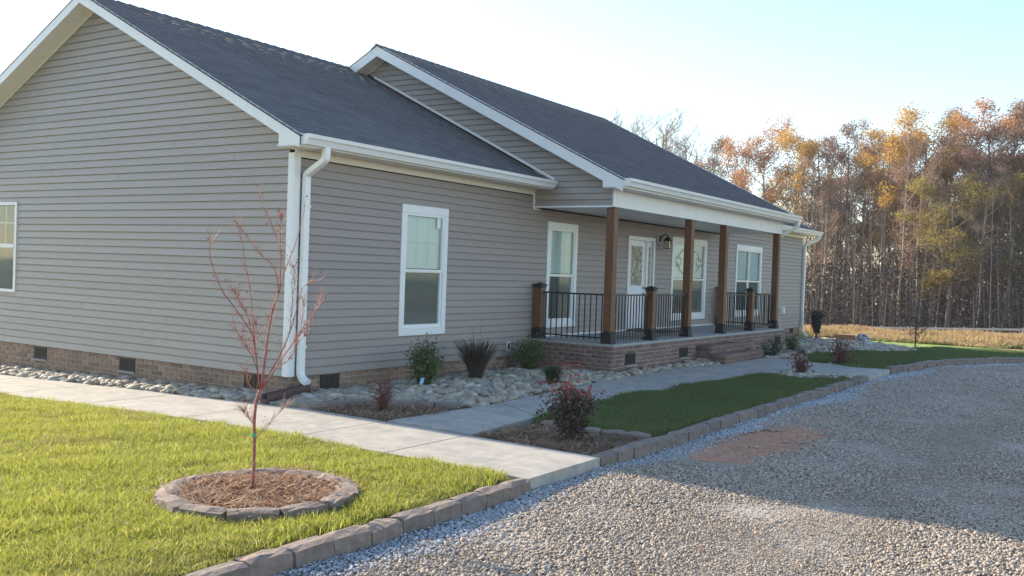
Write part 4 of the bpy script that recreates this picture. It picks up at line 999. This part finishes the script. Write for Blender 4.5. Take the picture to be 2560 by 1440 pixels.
def field():
    n = 60000; x = npr.uniform(29.5, 76, n); y = npr.uniform(-8, 22, n)
    d = np.stack([x-CAM[0], y-CAM[1], np.full(n, -2.0-CAM[2])], 1); z = d@CF; k = (abs(d@CR)/z < .56) & ((d@CR)/z > .24)
    k &= ~((x < 33.2) & (y < -4.2)); k &= npr.random(n) < np.where(x < 46, 1, .45)
    x, y = x[k], y[k]; m_ = len(x); Rr = np.zeros((m_, 3)); Rr[:, 2] = npr.uniform(0, 6.3, m_)
    clump = .75+.35*np.sin(x*.7+y*.9)*np.sin(y*.5-x*.3); s = npr.uniform(.6, 1.15, m_)
    weed = (x < 40+3*np.sin(y*.8)) & (y < 8) & (npr.random(m_) < .75)
    P = np.stack([x, y, gv_(x, y)-.09], 1); S = np.stack([s*1.2, s*1.2, s*clump*np.where(x < 38, .75, 1.0)], 1)
    scatter('tall_dry_grass', P[~weed], Rr[~weed], S[~weed], npr.integers(0, 4, (~weed).sum()), DG, 'tall straw-coloured grass of the field before the fence')
    scatter('weeds', P[weed], Rr[weed], S[weed], npr.integers(0, 2, weed.sum()), WG, 'low green weeds at the near edge of the field')
field()

# ------------------------------------------------------------------ plants
def leafset(P, D, size, seed, aspect=.45, up=.3):
    """diamond leaves at P"""
    r_ = np.random.default_rng(seed); n = len(P); a = r_.normal(size=(n, 3)); a[:, 2] += up; a /= np.linalg.norm(a, axis=1)[:, None]
    b_ = r_.normal(size=(n, 3)); b_ -= (b_*a).sum(1)[:, None]*a; b_ /= np.linalg.norm(b_, axis=1)[:, None]
    s = (size*r_.uniform(.6, 1.3, n))[:, None]
    V = np.stack([P, P+a*s*.5+b_*s*aspect*.5, P+a*s, P+a*s*.5-b_*s*aspect*.5], 1).reshape(-1, 3)
    b0 = np.arange(n)*4; return V, np.stack([b0, b0+1, b0+2, b0+3], 1), np.repeat(r_.random(n), 4)
def shrub(name, x, y, h, w_, label, cat, m, nleaf=900, leaf=.03, nstem=14, seed=1, top=None, base=.15, z=None, shape=1.0, group=None):
    r_ = np.random.default_rng(seed); z0 = g(x, y)-.04 if z is None else z
    t = thing(name, (x, y, z0), label, cat, group); b = MB(); tips = []
    for k in range(nstem):
        a = r_.uniform(0, 6.28); q = w_/2*r_.uniform(.25, 1); hh = h*(1-.35*(q/(w_/2))**2)*r_.uniform(.75, 1.02)
        p0 = Vector((x+.02*math.cos(a), y+.02*math.sin(a), z0)); p1 = Vector((x+q*.5*math.cos(a), y+q*.5*math.sin(a), z0+hh*.5)); p2 = Vector((x+q*math.cos(a)*shape, y+q*math.sin(a)*shape, z0+hh))
        b.tube([p0, p1, p2], [.006, .004, .002], 4, cap=False); tips.append((p0, p1, p2))
    b.build('stems', m_stem, t)
    P = []
    for k in range(nleaf):
        p0, p1, p2 = tips[r_.integers(len(tips))]; s = r_.uniform(base, 1)**.75; q = p0.lerp(p1, s*2) if s < .5 else p1.lerp(p2, s*2-1)
        P.append(np.array(q)+r_.normal(0, w_*.085, 3)*(.5+s))
    P = np.array(P); P[:, 2] = np.maximum(P[:, 2], z0+.03)
    V, F, T = leafset(P, None, leaf, seed, up=.4); off = np.array([x, y, z0])
    if top is None: link('foliage', mesh_np('foliage', V-off, F, m, tint=T), t)
    else:
        zc = P[:, 2] > z0+h*top[0]+r_.normal(0, h*.08, len(P)); kk = np.repeat(zc, 4)
        for msk, mm in ((zc, top[1]), (~zc, m)):
            idx = np.where(msk)[0]; vi = (idx[:, None]*4+np.arange(4)).ravel()
            if len(idx): link('foliage', mesh_np('foliage', V[vi]-off, np.arange(len(vi)).reshape(-1, 4), mm, tint=T[vi]), t)
    return t
shrub('green_shrub', 1.86, -.62, .66, .50, 'bright green leafy shrub in river rocks under the nearest front window', 'shrub', m_box, 3600, .042, 30, 3, base=.04)
shrub('green_shrub', 4.83, -.42, .58, .50, 'green leafy shrub by the porch corner, beside the power cord', 'shrub', m_box, 3600, .042, 30, 4, base=.04)
shrub('red_shrub', -.16, -1.64, .44, .26, 'small maroon shrub in the corner bed in front of edging stones', 'shrub', m_brr, 1200, .026, 14, 5, base=.02)
shrub('nandina', -.27, -4.08, .60, .52, 'dark nandina with bright red tips in the sunlit-edged straw bed', 'shrub', m_nandg, 2300, .050, 34, 6, top=(.80, m_nandr), base=.16, shape=1.0)
shrub('red_shrub', 8.35, -3.72, .44, .50, 'low maroon shrub in the small rock corner beside the far path', 'shrub', m_brr, 700, .045, 16, 7, base=.1)
shrub('red_shrub', 10.95, -3.75, .55, .70, 'dull maroon shrub on the edge of the far lawn', 'shrub', m_brr, 800, .05, 18, 8, base=.05)
shrub('green_shrub', 11.3, -2.2, .42, .55, 'low dark green shrub just right of the brick steps', 'shrub', m_lir, 900, .045, 16, 9, base=.02)
shrub('green_shrub', 13.6, -1.95, .5, .55, 'low green shrub in river rocks under the far end of the porch', 'shrub', m_box, 800, .05, 16, 10, base=.05)
def blades(name, x, y, h, w_, n, m, label, cat, seed, sp=1.0, wd=.008, extra=0):
    z0 = g(x, y)-.03; t = thing(name, (x, y, z0), label, cat)
    me = tuft(seed, m, n, w_*.17, h, wd, sp, 'blades', drop=.88); link('blades', me, t)
    if extra:
        link('seed_stalk', tuft(seed+1, m, extra, w_*.1, h*1.35, wd*.6, .25, 'seed_stalk'), t)
blades('ornamental_grass', 3.0, -.66, .64, .42, 750, m_ogr, 'dark clump of ornamental grass between the two green shrubs', 'grass clump', 31, .95, .010, 22)
blades('liriope', 3.35, -1.72, .33, .36, 260, m_lir, 'dark green grassy clump at the porch brick corner beside the path', 'grass clump', 33, 1.0, .014)
blades('dry_grass_clump', 9.6+2.9, -2.5, .22, .4, 90, m_ogr, 'small greyish grass tuft on the edge of the far rock bed', 'grass clump', 35, 1.0, .012)
# dark conical shrub at the far corner: narrow at the foot, widening upward
t = thing('topiary', (20.3, -.62, g(20.3, -.62)-.02), 'dark top-heavy bush on a thin stem beside the far downspout', 'shrub')
MB().tube([(20.3, -.62, g(20.3, -.6)-.02), (20.3, -.62, .05)], .03, 6).build('stem', m_stem, t)
r_ = np.random.default_rng(5); n = 2600; hz = r_.random(n)**.8; rr = (.07+.12*hz)*np.sqrt(r_.random(n)); aa = r_.uniform(0, 6.28, n)
P = np.stack([20.3+rr*np.cos(aa), -.62+rr*np.sin(aa), g(20.3, -.6)+.22+hz*.62], 1); V, F, T = leafset(P, None, .07, 6)
link('foliage', mesh_np('foliage', V-np.array(t.location), F, m_ogr, tint=T), t)
# distant sapling with brown leaves at edge of far lawn
def small_tree(x, y, h, label):
    t = thing('sapling', (x, y, g(x, y)-.02), label, 'tree'); r_ = np.random.default_rng(12); b = MB(); z0 = g(x, y)-.02; P = []
    b.tube([(x, y, z0), (x+.01, y, z0+h*.5), (x, y+.02, z0+h)], [.022, .015, .005], 5)
    for k in range(26):
        s = r_.uniform(.25, .95); a = r_.uniform(0, 6.28); L = h*.30*(1.1-s*.5); p = Vector((x, y, z0+h*s)); q = p+Vector((math.cos(a)*L, math.sin(a)*L, L*.75)); b.tube([p, q], [.006, .003], 3, cap=False)
        for _ in range(26): P.append(np.array(p.lerp(q, r_.uniform(.3, 1)))+r_.normal(0, .07, 3))
    b.build('trunk', m_stem, t); V, F, T = leafset(np.array(P), None, .045, 3); link('crown', mesh_np('crown', V-np.array(t.location), F, m_ogr, tint=T), t)
small_tree(18.3, -3.72, 1.15, 'young dark-leaved tree standing at the far tip of the rock bed')

# ---------------- foreground sapling, built in the plane of its trunk facing the photo's depth
base = Vector((-3.70, -3.56, g(-3.7, -3.56)+.005)); dz_ = depth(base)
def up(zx, zy, jit=0.):
    px, py = 380+zx/1.756, 480+zy/1.756; d = (dz_+jit)/FPX; return Vector(CAM+CF*(dz_+jit)+CR*(px-1280)*d+CU*(720-py)*d)
sap = thing('sapling', base, 'thin red-barked young tree, nearly leafless, in the stone ring on the sunlit lawn', 'tree')
br = [
 ([(437,1335),(442,1280),(447,1230),(450,1100),(448,1000),(460,900),(482,860)], .0125, .0105, 0),
 ([(475,872),(462,780),(455,700),(440,620),(400,560),(350,490),(310,440),(285,380),(262,310),(250,250),(257,225)], .010, .0017, -.10),
 ([(462,780),(455,690),(445,600),(440,500),(428,400),(405,300),(395,200),(372,135)], .007, .0015, .08),
 ([(482,862),(488,780),(500,690),(515,600),(530,510),(555,450),(575,370),(600,300),(640,200),(665,100),(672,60)], .012, .0016, .02),
 ([(482,860),(492,770),(505,700),(508,640),(520,560),(545,480)], .009, .004, .10),
 ([(555,450),(550,370),(530,320),(490,290),(440,230),(395,170)], .005, .0014, .05),
 ([(560,440),(568,300),(562,200),(570,110)], .005, .0018, -.05),
 ([(568,290),(550,200),(520,130),(485,60),(478,20)], .004, .0013, .12),
 ([(485,862),(520,790),(560,720),(590,660),(610,600),(640,500),(655,420),(700,400)], .009, .0015, -.10),
 ([(495,850),(545,770),(600,690),(650,620),(700,540),(750,485)], .008, .0015, .14),
 ([(600,690),(640,640),(700,560),(742,458)], .005, .0014, .20),
 ([(605,610),(615,480),(630,370),(622,330)], .004, .0013, -.18),
 ([(440,620),(420,540),(390,490),(365,440)], .005, .0014, -.16),
 ([(462,780),(430,700),(400,660),(370,610)], .005, .0014, -.05),
 ([(452,1085),(500,1030),(550,980),(570,955)], .003, .0012, .05),
 ([(448,1025),(420,985),(405,965)], .002, .0012, -.05),
 ([(472,890),(425,850),(415,790)], .004, .0014, -.08),
 ([(530,510),(500,580),(470,640),(455,575)], .003, .0013, -.2),
 ([(650,620),(660,560),(665,480)], .003, .0013, .15),
 ([(545,770),(600,745),(650,650),(672,632)], .003, .0013, -.12)]
bt = MB(); bs = MB(); by = MB(); r2 = random.Random(9)
paths = []
for i, (pts, ra, rb, dj) in enumerate(br):
    n = len(pts); P = [up(a, c, dj*(k/(n-1))**1.3 if i else 0) for k, (a, c) in enumerate(pts)]; P = smooth(P, 1 if i == 0 else 1)
    m_ = len(P); (bt if i == 0 else bs).tube(P, [(ra+(rb-ra)*(k/(m_-1))**.7)*(1 if i == 0 else .76) for k in range(m_)], 7 if i in (0, 3) else 5); paths.append(P)
bt.build('trunk', m_sapl, sap, smooth=True); bs.build('branches', m_sapl, sap, smooth=True)
tw = MB()
for _ in range(820):
    P = paths[r2.randrange(1, len(paths))]; k = min(len(P)-2, int(len(P)*(.15+.85*r2.random()**1.2))); s = r2.random(); p = P[k].lerp(P[k+1], s); d = (P[k+1]-P[k]).normalized()
    dr = (d+Vector((r2.uniform(-1, 1), r2.uniform(-1, 1), r2.uniform(-.4, .8)))*.75).normalized(); L = r2.uniform(.03, .13)
    q = p+dr*L*.5+Vector((0, 0, .008)); e = q+(dr+Vector((r2.uniform(-.3, .3), r2.uniform(-.3, .3), .35))).normalized()*L*.5
    tw.tube([p, q, e], [.0015, .0011, .0007], 3, cap=False)
    if r2.random() < .16:
        for _k in range(r2.randrange(1, 4)):
            c = e+Vector([r2.gauss(0, .008) for _q in range(3)]); rr_ = .005
            by.add([c+Vector(v)*rr_ for v in ((1,0,0),(-1,0,0),(0,1,0),(0,-1,0),(0,0,1),(0,0,-1))], [(0,2,4),(2,1,4),(1,3,4),(3,0,4),(2,0,5),(1,2,5),(3,1,5),(0,3,5)])
tw.build('twigs', m_saplt, sap, kind='stuff'); by.build('berries', m_berry, sap, kind='stuff')
c = up(566, 98, -.05); b = MB(); b.tube([c-Vector((.012, 0, .004)), c, c+Vector((.012, 0, .006))], [.006, .011, .006], 6); b.build('red_bud', m_redbud, sap)
c = up(446, 1066); b = MB(); b.tube([c-Vector((0, 0, .012)), c+Vector((0, 0, .012))], .0155, 8); b.build('plant_tie', m_gtape, sap)

# ---------------- small things
b = MB(); b.prism([(-.62, -.38, -.20), (-.62, -.38, -.165), (.02, -.11, -.125), (.25, -.08, -.115), (.25, -.08, -.20)], (.02, -.04, 0)); 
p0, p1 = Vector((-.72, -.46, -.205)), Vector((.20, -.19, -.185)); d = (p1-p0).normalized(); sdv = Vector((-d.y, d.x, 0))*.10
b = MB(); b.prism([p0, p1, p1+sdv, p0+sdv], (0, 0, .045)); b.prism([p0, p1, p1+sdv*.15, p0+sdv*.15], (0, 0, .10)); b.prism([p0+sdv, p1+sdv, p1+sdv*.85, p0+sdv*.85], (0, 0, .10))
o = b.build('splash_tray', m_board); setp(o, 'dark brown wooden splash tray under the near downspout', 'splash tray')
t = thing('hose_coil', (5.35-.32, -.75, -.18), 'coiled orange-brown hose on rocks against the porch bricks', 'hose'); b = MB()
pts = []
for k in range(240):
    a = k/240*2*math.pi*6; r_k = .27+.05*math.sin(a*.37+1); pts.append((5.06+.05*math.sin(a*.23)+r_k*.7*math.cos(a), -.85+.04*math.cos(a*.31)+r_k*1.1*math.sin(a), -.15+.016*(k/40)+.014*math.sin(a*1.7)))
b.tube(pts, .0065, 5); b.build('hose', m_hose, t)
pts = smooth([(4.78, -.06, .17), (4.80, -.10, .10), (4.86, -.18, -.02), (4.95, -.26, -.12), (5.0, -.5, -.15), (5.0, -.62, -.14)])
o = MB().tube(pts, .007, 5).build('power_cord', mat('grey_cord', (.2, .17, .16), .5)); setp(o, 'thin grey cord hanging from the wall outlet to the hose coil', 'cord')
t = thing('plant_tag', (1.55, -.80, -.2), 'small blue plant label stuck in rocks at the foot of a green shrub', 'plant label')
MB().prism([(1.51, -.82, -.13), (1.56, -.84, -.12), (1.57, -.85, -.045), (1.52, -.83, -.055)], (.001, .004, 0)).build('label_card', m_tagm, t)
MB().prism([(1.53, -.829, -.2), (1.54, -.832, -.2), (1.545, -.834, -.13), (1.535, -.831, -.13)], (.001, .003, 0)).build('stake', m_white, t)
b = MB(); x, y = 20.9, -1.35; z = g(x, y)-.02
b.box(x-.18, x+.18, y-.27, y+.27, z, z+.22); b.box(x-.185, x+.185, y-.275, y+.275, z+.19, z+.225); o = b.build('carton', m_card); setp(o, 'brown cardboard-coloured box at the back of the far rock bed', 'box')
b = MB()
o = link('boulder', stone_mesh(91, m_blackrock, 'boulder', 3, .5)); o.location = (20.7, -1.86, g(20.7, -1.9)+.05); o.scale = (.2, .24, .17); setp(o, 'grey and white mottled boulder beside the brown box', 'boulder')

# ------------------------------------------------------------------ fence
def fence():
    X = 77.0; top = lambda y: -1.65-.047*(y+.9)
    t = thing('board_fence', (X, 1.2, g(X, 1.2)), 'long pale horse-rail fence across the far edge of the field', 'fence')
    y = -0.9-2.13*5
    while y < 30:
        zt = top(y); MB().box(X-.06, X+.06, y-.07, y+.07, zt-1.35, zt+.02).build('post', m_ftimber, t)
        for dz in (0, -.42, -.80):
            a, c = top(y)-.05+dz, top(y+2.13)-.05+dz
            b = MB(); b.prism([(X-.09, y, a-.16), (X-.09, y+2.125, c-.16), (X-.09, y+2.125, c), (X-.09, y, a)], (.03, 0, 0)); b.build('rail', m_ftimber, t)
        y += 2.13
fence()

# ------------------------------------------------------------------ woodland
def tree_proto(seed, H, spread, crown_from, leafmat, nleaf, leaf, bark, limbs=18, twigs=7, lean=.3, trunk_r=.16):
    r_ = random.Random(seed); b = MB(); tips = []
    pts = []; x = y = 0.
    for k in range(8):
        pts.append(Vector((x, y, H*k/8.0))); x += r_.uniform(-lean, lean)*.5; y += r_.uniform(-lean, lean)*.5
    b.tube(pts, [trunk_r*(1-.105*k) for k in range(8)], 6, cap=False)
    def branch(p, d, L, r0, lev):
        n = 4; q = [p]; dd = d.copy()
        for i in range(n):
            dd = (dd+Vector((r_.uniform(-.25, .25), r_.uniform(-.25, .25), .16))).normalized(); q.append(q[-1]+dd*L/n)
        b.tube(q, [r0*(1-.8*i/n) for i in range(n+1)], 4 if lev == 0 else 3, cap=False, t=r_.random())
        if lev < 2:
            for _ in range(twigs if lev == 0 else 4):
                s = r_.uniform(.3, 1); i = min(int(s*n), n-1); pp = q[i].lerp(q[i+1], s*n-i)
                a = Vector((r_.uniform(-1, 1), r_.uniform(-1, 1), r_.uniform(-.1, 1))).normalized()
                branch(pp, (dd*.6+a*.8).normalized(), L*(.5 if lev == 0 else .45), max(r0*.45, .011), lev+1)
        tips.append((q[1], q[-1], L))
    for k in range(limbs):
        s = crown_from+(1-crown_from)*(k+r_.random())/limbs; i = min(int(s*7), 6); p = pts[i].lerp(pts[i+1], s*7-i)
        a = r_.uniform(0, 6.28); c = 1-abs((s-crown_from)/(1-crown_from)-.6)*.7; L = spread*max(.35, c)*r_.uniform(.7, 1.1)
        branch(p, Vector((math.cos(a), math.sin(a), r_.uniform(.25, .9))).normalized(), L, .026+.022*c, 0)
    tm = b.mesh('trunk', bark)
    cm = None
    if nleaf:
        rr = np.random.default_rng(seed); T = tips; P = []
        cl = [rr.random() for _ in T]
        ctr = np.array([q for p, q, L in T]); cc = ctr.mean(0); wgt = rr.random(len(T))**2.2+.02
        wgt *= .5+np.linalg.norm((ctr-cc)/np.array([spread, spread, H*.3]), axis=1); wgt /= wgt.sum()
        pick = rr.choice(len(T), nleaf, p=wgt)
        for i in pick:
            p, q, L = T[i]; P.append(np.array(p.lerp(q, rr.uniform(.45, 1.1)))+rr.normal(0, .30, 3)*np.array([1, 1, .7]))
        V, F, TT = leafset(np.array(P), None, leaf, seed, aspect=.7, up=0); cm = mesh_np('crown', V, F, leafmat, tint=TT)
    return tm, cm
PT = {
 'bare': [tree_proto(101, 20, 3.4, .45, None, 0, 0, m_barkp, 22, 7), tree_proto(102, 22, 3.8, .4, None, 0, 0, m_barkp, 22, 7)],
 'orange': [tree_proto(111, 20, 3.6, .45, m_lorange, 9500, .15, m_bark), tree_proto(112, 21, 3.8, .5, m_lorange, 8000, .15, m_bark)],
 'brown': [tree_proto(121, 21, 3.2, .4, m_lbrown, 12000, .14, m_bark, 18), tree_proto(122, 20, 3.0, .35, m_lbrown, 9500, .14, m_bark, 18), tree_proto(123, 19, 2.8, .3, m_lrust, 8000, .14, m_bark, 16)],
 'gold': [tree_proto(131, 21, 3.6, .5, m_lgold, 12000, .15, m_bark, 18), tree_proto(132, 20, 3.2, .5, m_lgold, 9000, .15, m_bark, 16)],
 'olive': [tree_proto(141, 17, 4.0, .35, m_lolive, 14000, .15, m_bark, 22), tree_proto(142, 15, 3.4, .3, m_lolive, 12000, .15, m_bark, 20)],
 'stem': [tree_proto(151, 17, 2.0, .35, m_lrust, 3000, .12, m_barkp, 12, 4, trunk_r=.10), tree_proto(152, 19, 2.2, .5, m_lbrown, 3400, .12, m_barkp, 12, 4, trunk_r=.11)],
}
LAB = {'bare': 'pale leafless woodland tree with fine bare twigs', 'orange': 'woodland tree with thin orange autumn leaves', 'brown': 'woodland tree with dry brown leaves',
       'gold': 'woodland tree with golden leaves', 'olive': 'dark olive-leaved tree in the wood', 'stem': 'slender pale-stemmed tree in the wood'}
def sector(y):
    return ('out past the right edge' if y < 0 else 'near the right edge' if y < 7 else 'right of the middle' if y < 14 else 'left of the middle' if y < 21 else 'by the far house corner' if y < 28 else 'over the roof slope' if y < 40 else 'behind the house')
def woodtree(kind, x, y, ht, label=None, seed=0, grp=True, wsc=1.0):
    tm, cm = PT[kind][seed % len(PT[kind])]; H0 = max(v.co.z for v in tm.vertices); s = ht/H0
    t = bpy.data.objects.new('woodland_tree', None); COL.objects.link(t); t.location = (x, y, g(x, y)-.3); t.rotation_euler = (0, 0, seed*1.7); t.scale = (s*wsc, s*wsc, s)
    setp(t, label or (LAB[kind]+', '+sector(y)), 'tree', 'trees of the wood beyond the fence' if label else LAB[kind]+', '+sector(y))
    o = bpy.data.objects.new('trunk', tm); COL.objects.link(o); o.parent = t
    if cm: o = bpy.data.objects.new('crown', cm); COL.objects.link(o); o.parent = t
def at_px(px, X):
    d = CF*FPX+CR*(px-1280)+CU*(720-700); tt = (X-CAM[0])/d[0]; return CAM[1]+tt*d[1]
def topz(px, py, X): return bp(px, py, X=X).z
def place(kind, px, py, X, seed, label=None, wsc=1.0):
    y = at_px(px, X); z = topz(px, py, X); woodtree(kind, X, y, z-g(X, y)+.3, label, seed, wsc=wsc)
place('bare', 1655, 272, 97, 0, 'tall pale leafless tree rising behind the porch roof, left of the wood', 1.7)
place('bare', 1590, 276, 99, 1, 'pale leafless tree just left of the tallest bare one above the roof', 1.6)
place('bare', 1622, 288, 101, 5, 'pale bare treetop squeezed between two taller bare ones above the roof', 1.4)
place('bare', 1486, 250, 104, 3, 'faint bare treetop barely showing above the roof ridge')
place('bare', 1548, 282, 104, 4, None, 1.6)
place('bare', 1700, 300, 101, 6, None, 1.5); place('bare', 1735, 335, 99, 7, None, 1.3); place('brown', 1775, 345, 95, 1, 'thin brown tree at the left end of the wood, above the roof slope')
place('orange', 1845, 335, 92, 0, 'orange tree with reddish top at the left edge of the wood'); place('orange', 1905, 288, 93, 1, 'tall orange-red topped tree, second from the left edge of the wood', 1.1)
place('gold', 1985, 325, 91, 1, 'gold and orange tree in front of the left half of the wood'); place('brown', 2055, 330, 93, 2)
place('brown', 2120, 308, 92, 4, 'brown tree with a tuft of rusty leaves at its very top'); place('bare', 2150, 330, 98, 2)
place('orange', 2205, 330, 94, 2); place('gold', 2215, 290, 90, 0, 'broad golden crown left of the highest point of the wood', 1.15)
place('gold', 2300, 262, 91, 2, 'bright yellow-topped tree, widest crown in the middle of the wood', 1.35); place('brown', 2360, 262, 94, 0, 'tall dark brown tree just right of the yellow-topped one', 1.2)
place('brown', 2270, 360, 88, 1); place('olive', 2365, 432, 83.5, 0, 'olive-green tree standing low in front of the brown wood', 1.35); place('olive', 2330, 520, 86, 1)
place('brown', 2430, 300, 93, 3, None, 1.1); place('orange', 2470, 258, 92, 2, 'broad tree with pinkish-orange top near the right edge', 1.25); place('brown', 2530, 240, 91, 0, 'tallest brown tree at the right edge of the photo', 1.3)
place('orange', 2570, 255, 95, 0); place('olive', 2520, 430, 88, 1); place('brown', 2480, 360, 88, 2); place('brown', 2600, 250, 90, 1)
k = 0
for px in range(1800, 2640, 19):
    k += 1
    if px < 2000 and k % 2: continue
    kind = ['stem', 'brown', 'stem', 'brown', 'stem', 'olive' if px > 2250 else 'brown'][k % 6]
    place(kind, px+rnd.uniform(-14, 14), rnd.uniform(330, 480), rnd.uniform(85, 112), k)
for px in range(2010, 2640, 40):
    k += 1; place('stem', px+rnd.uniform(-10, 10), rnd.uniform(380, 560), rnd.uniform(84, 92), k)
for y in np.arange(-30, -4, 3.2):     # the wood goes on out of frame to the right
    k += 1; woodtree(['brown', 'orange', 'olive'][k % 3], rnd.uniform(86, 104), y, rnd.uniform(19, 24), None, k)
for y in np.arange(48, 90, 5.0):
    k += 1; woodtree(['bare', 'brown'][k % 2], rnd.uniform(92, 110), y, rnd.uniform(18, 23), None, k)
# undergrowth between the trunks
def undergrowth():
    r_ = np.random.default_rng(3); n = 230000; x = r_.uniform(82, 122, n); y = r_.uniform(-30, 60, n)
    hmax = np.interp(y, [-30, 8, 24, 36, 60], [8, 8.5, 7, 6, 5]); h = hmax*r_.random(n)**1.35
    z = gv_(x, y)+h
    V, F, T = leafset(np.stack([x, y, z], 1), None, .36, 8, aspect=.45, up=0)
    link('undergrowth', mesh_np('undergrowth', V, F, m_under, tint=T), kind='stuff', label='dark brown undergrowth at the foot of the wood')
    n = 2600; x = r_.uniform(82, 116, n); y = r_.uniform(-30, 60, n); h = r_.uniform(4, 14, n); z = gv_(x, y); dx = r_.normal(0, .4, (n, 2)); w_ = r_.uniform(.02, .06, n)
    a = r_.uniform(0, 3.14, n); ca, sa = np.cos(a)*w_, np.sin(a)*w_
    B = np.stack([x, y, z], 1); Tp = np.stack([x+dx[:, 0], y+dx[:, 1], z+h], 1); o1 = np.stack([ca, sa, 0*ca], 1); o2 = np.stack([-sa, ca, 0*ca], 1)
    V = np.stack([B+o1, B+o2, B-o1, B-o2, Tp+o1*.3, Tp+o2*.3, Tp-o1*.3, Tp-o2*.3], 1).reshape(-1, 3); b0 = np.arange(n)*8
    F = np.concatenate([np.stack([b0+i, b0+(i+1) % 4, b0+4+(i+1) % 4, b0+4+i], 1) for i in range(4)])
    link('brush_stems', mesh_np('brush_stems', V, F, m_bark, tint=np.repeat(r_.random(n), 8)), kind='stuff', label='thin brushy stems crowding the wood')
undergrowth()
# ------------------------------------------------------------------ added haze volume, imitates lens veil and fades the wood
hm = bpy.data.materials.new('haze'); hm.use_nodes = True; hn = hm.node_tree.nodes; hn.remove(hn['Principled BSDF'])
pv_ = hn.new('ShaderNodeVolumePrincipled'); pv_.inputs['Color'].default_value = (.95, .96, 1, 1); pv_.inputs['Density'].default_value = HAZE; pv_.inputs['Anisotropy'].default_value = .55
hm.node_tree.links.new(pv_.outputs[0], hn['Material Output'].inputs['Volume'])
b = MB().box(-90, 160, -90, 110, -12, 34); hz_ = b.build('haze', hm, kind='stuff', label='thin haze volume added over the whole yard to imitate a glare veil')
print('gravel', ng_, 'objects', len(bpy.data.objects))
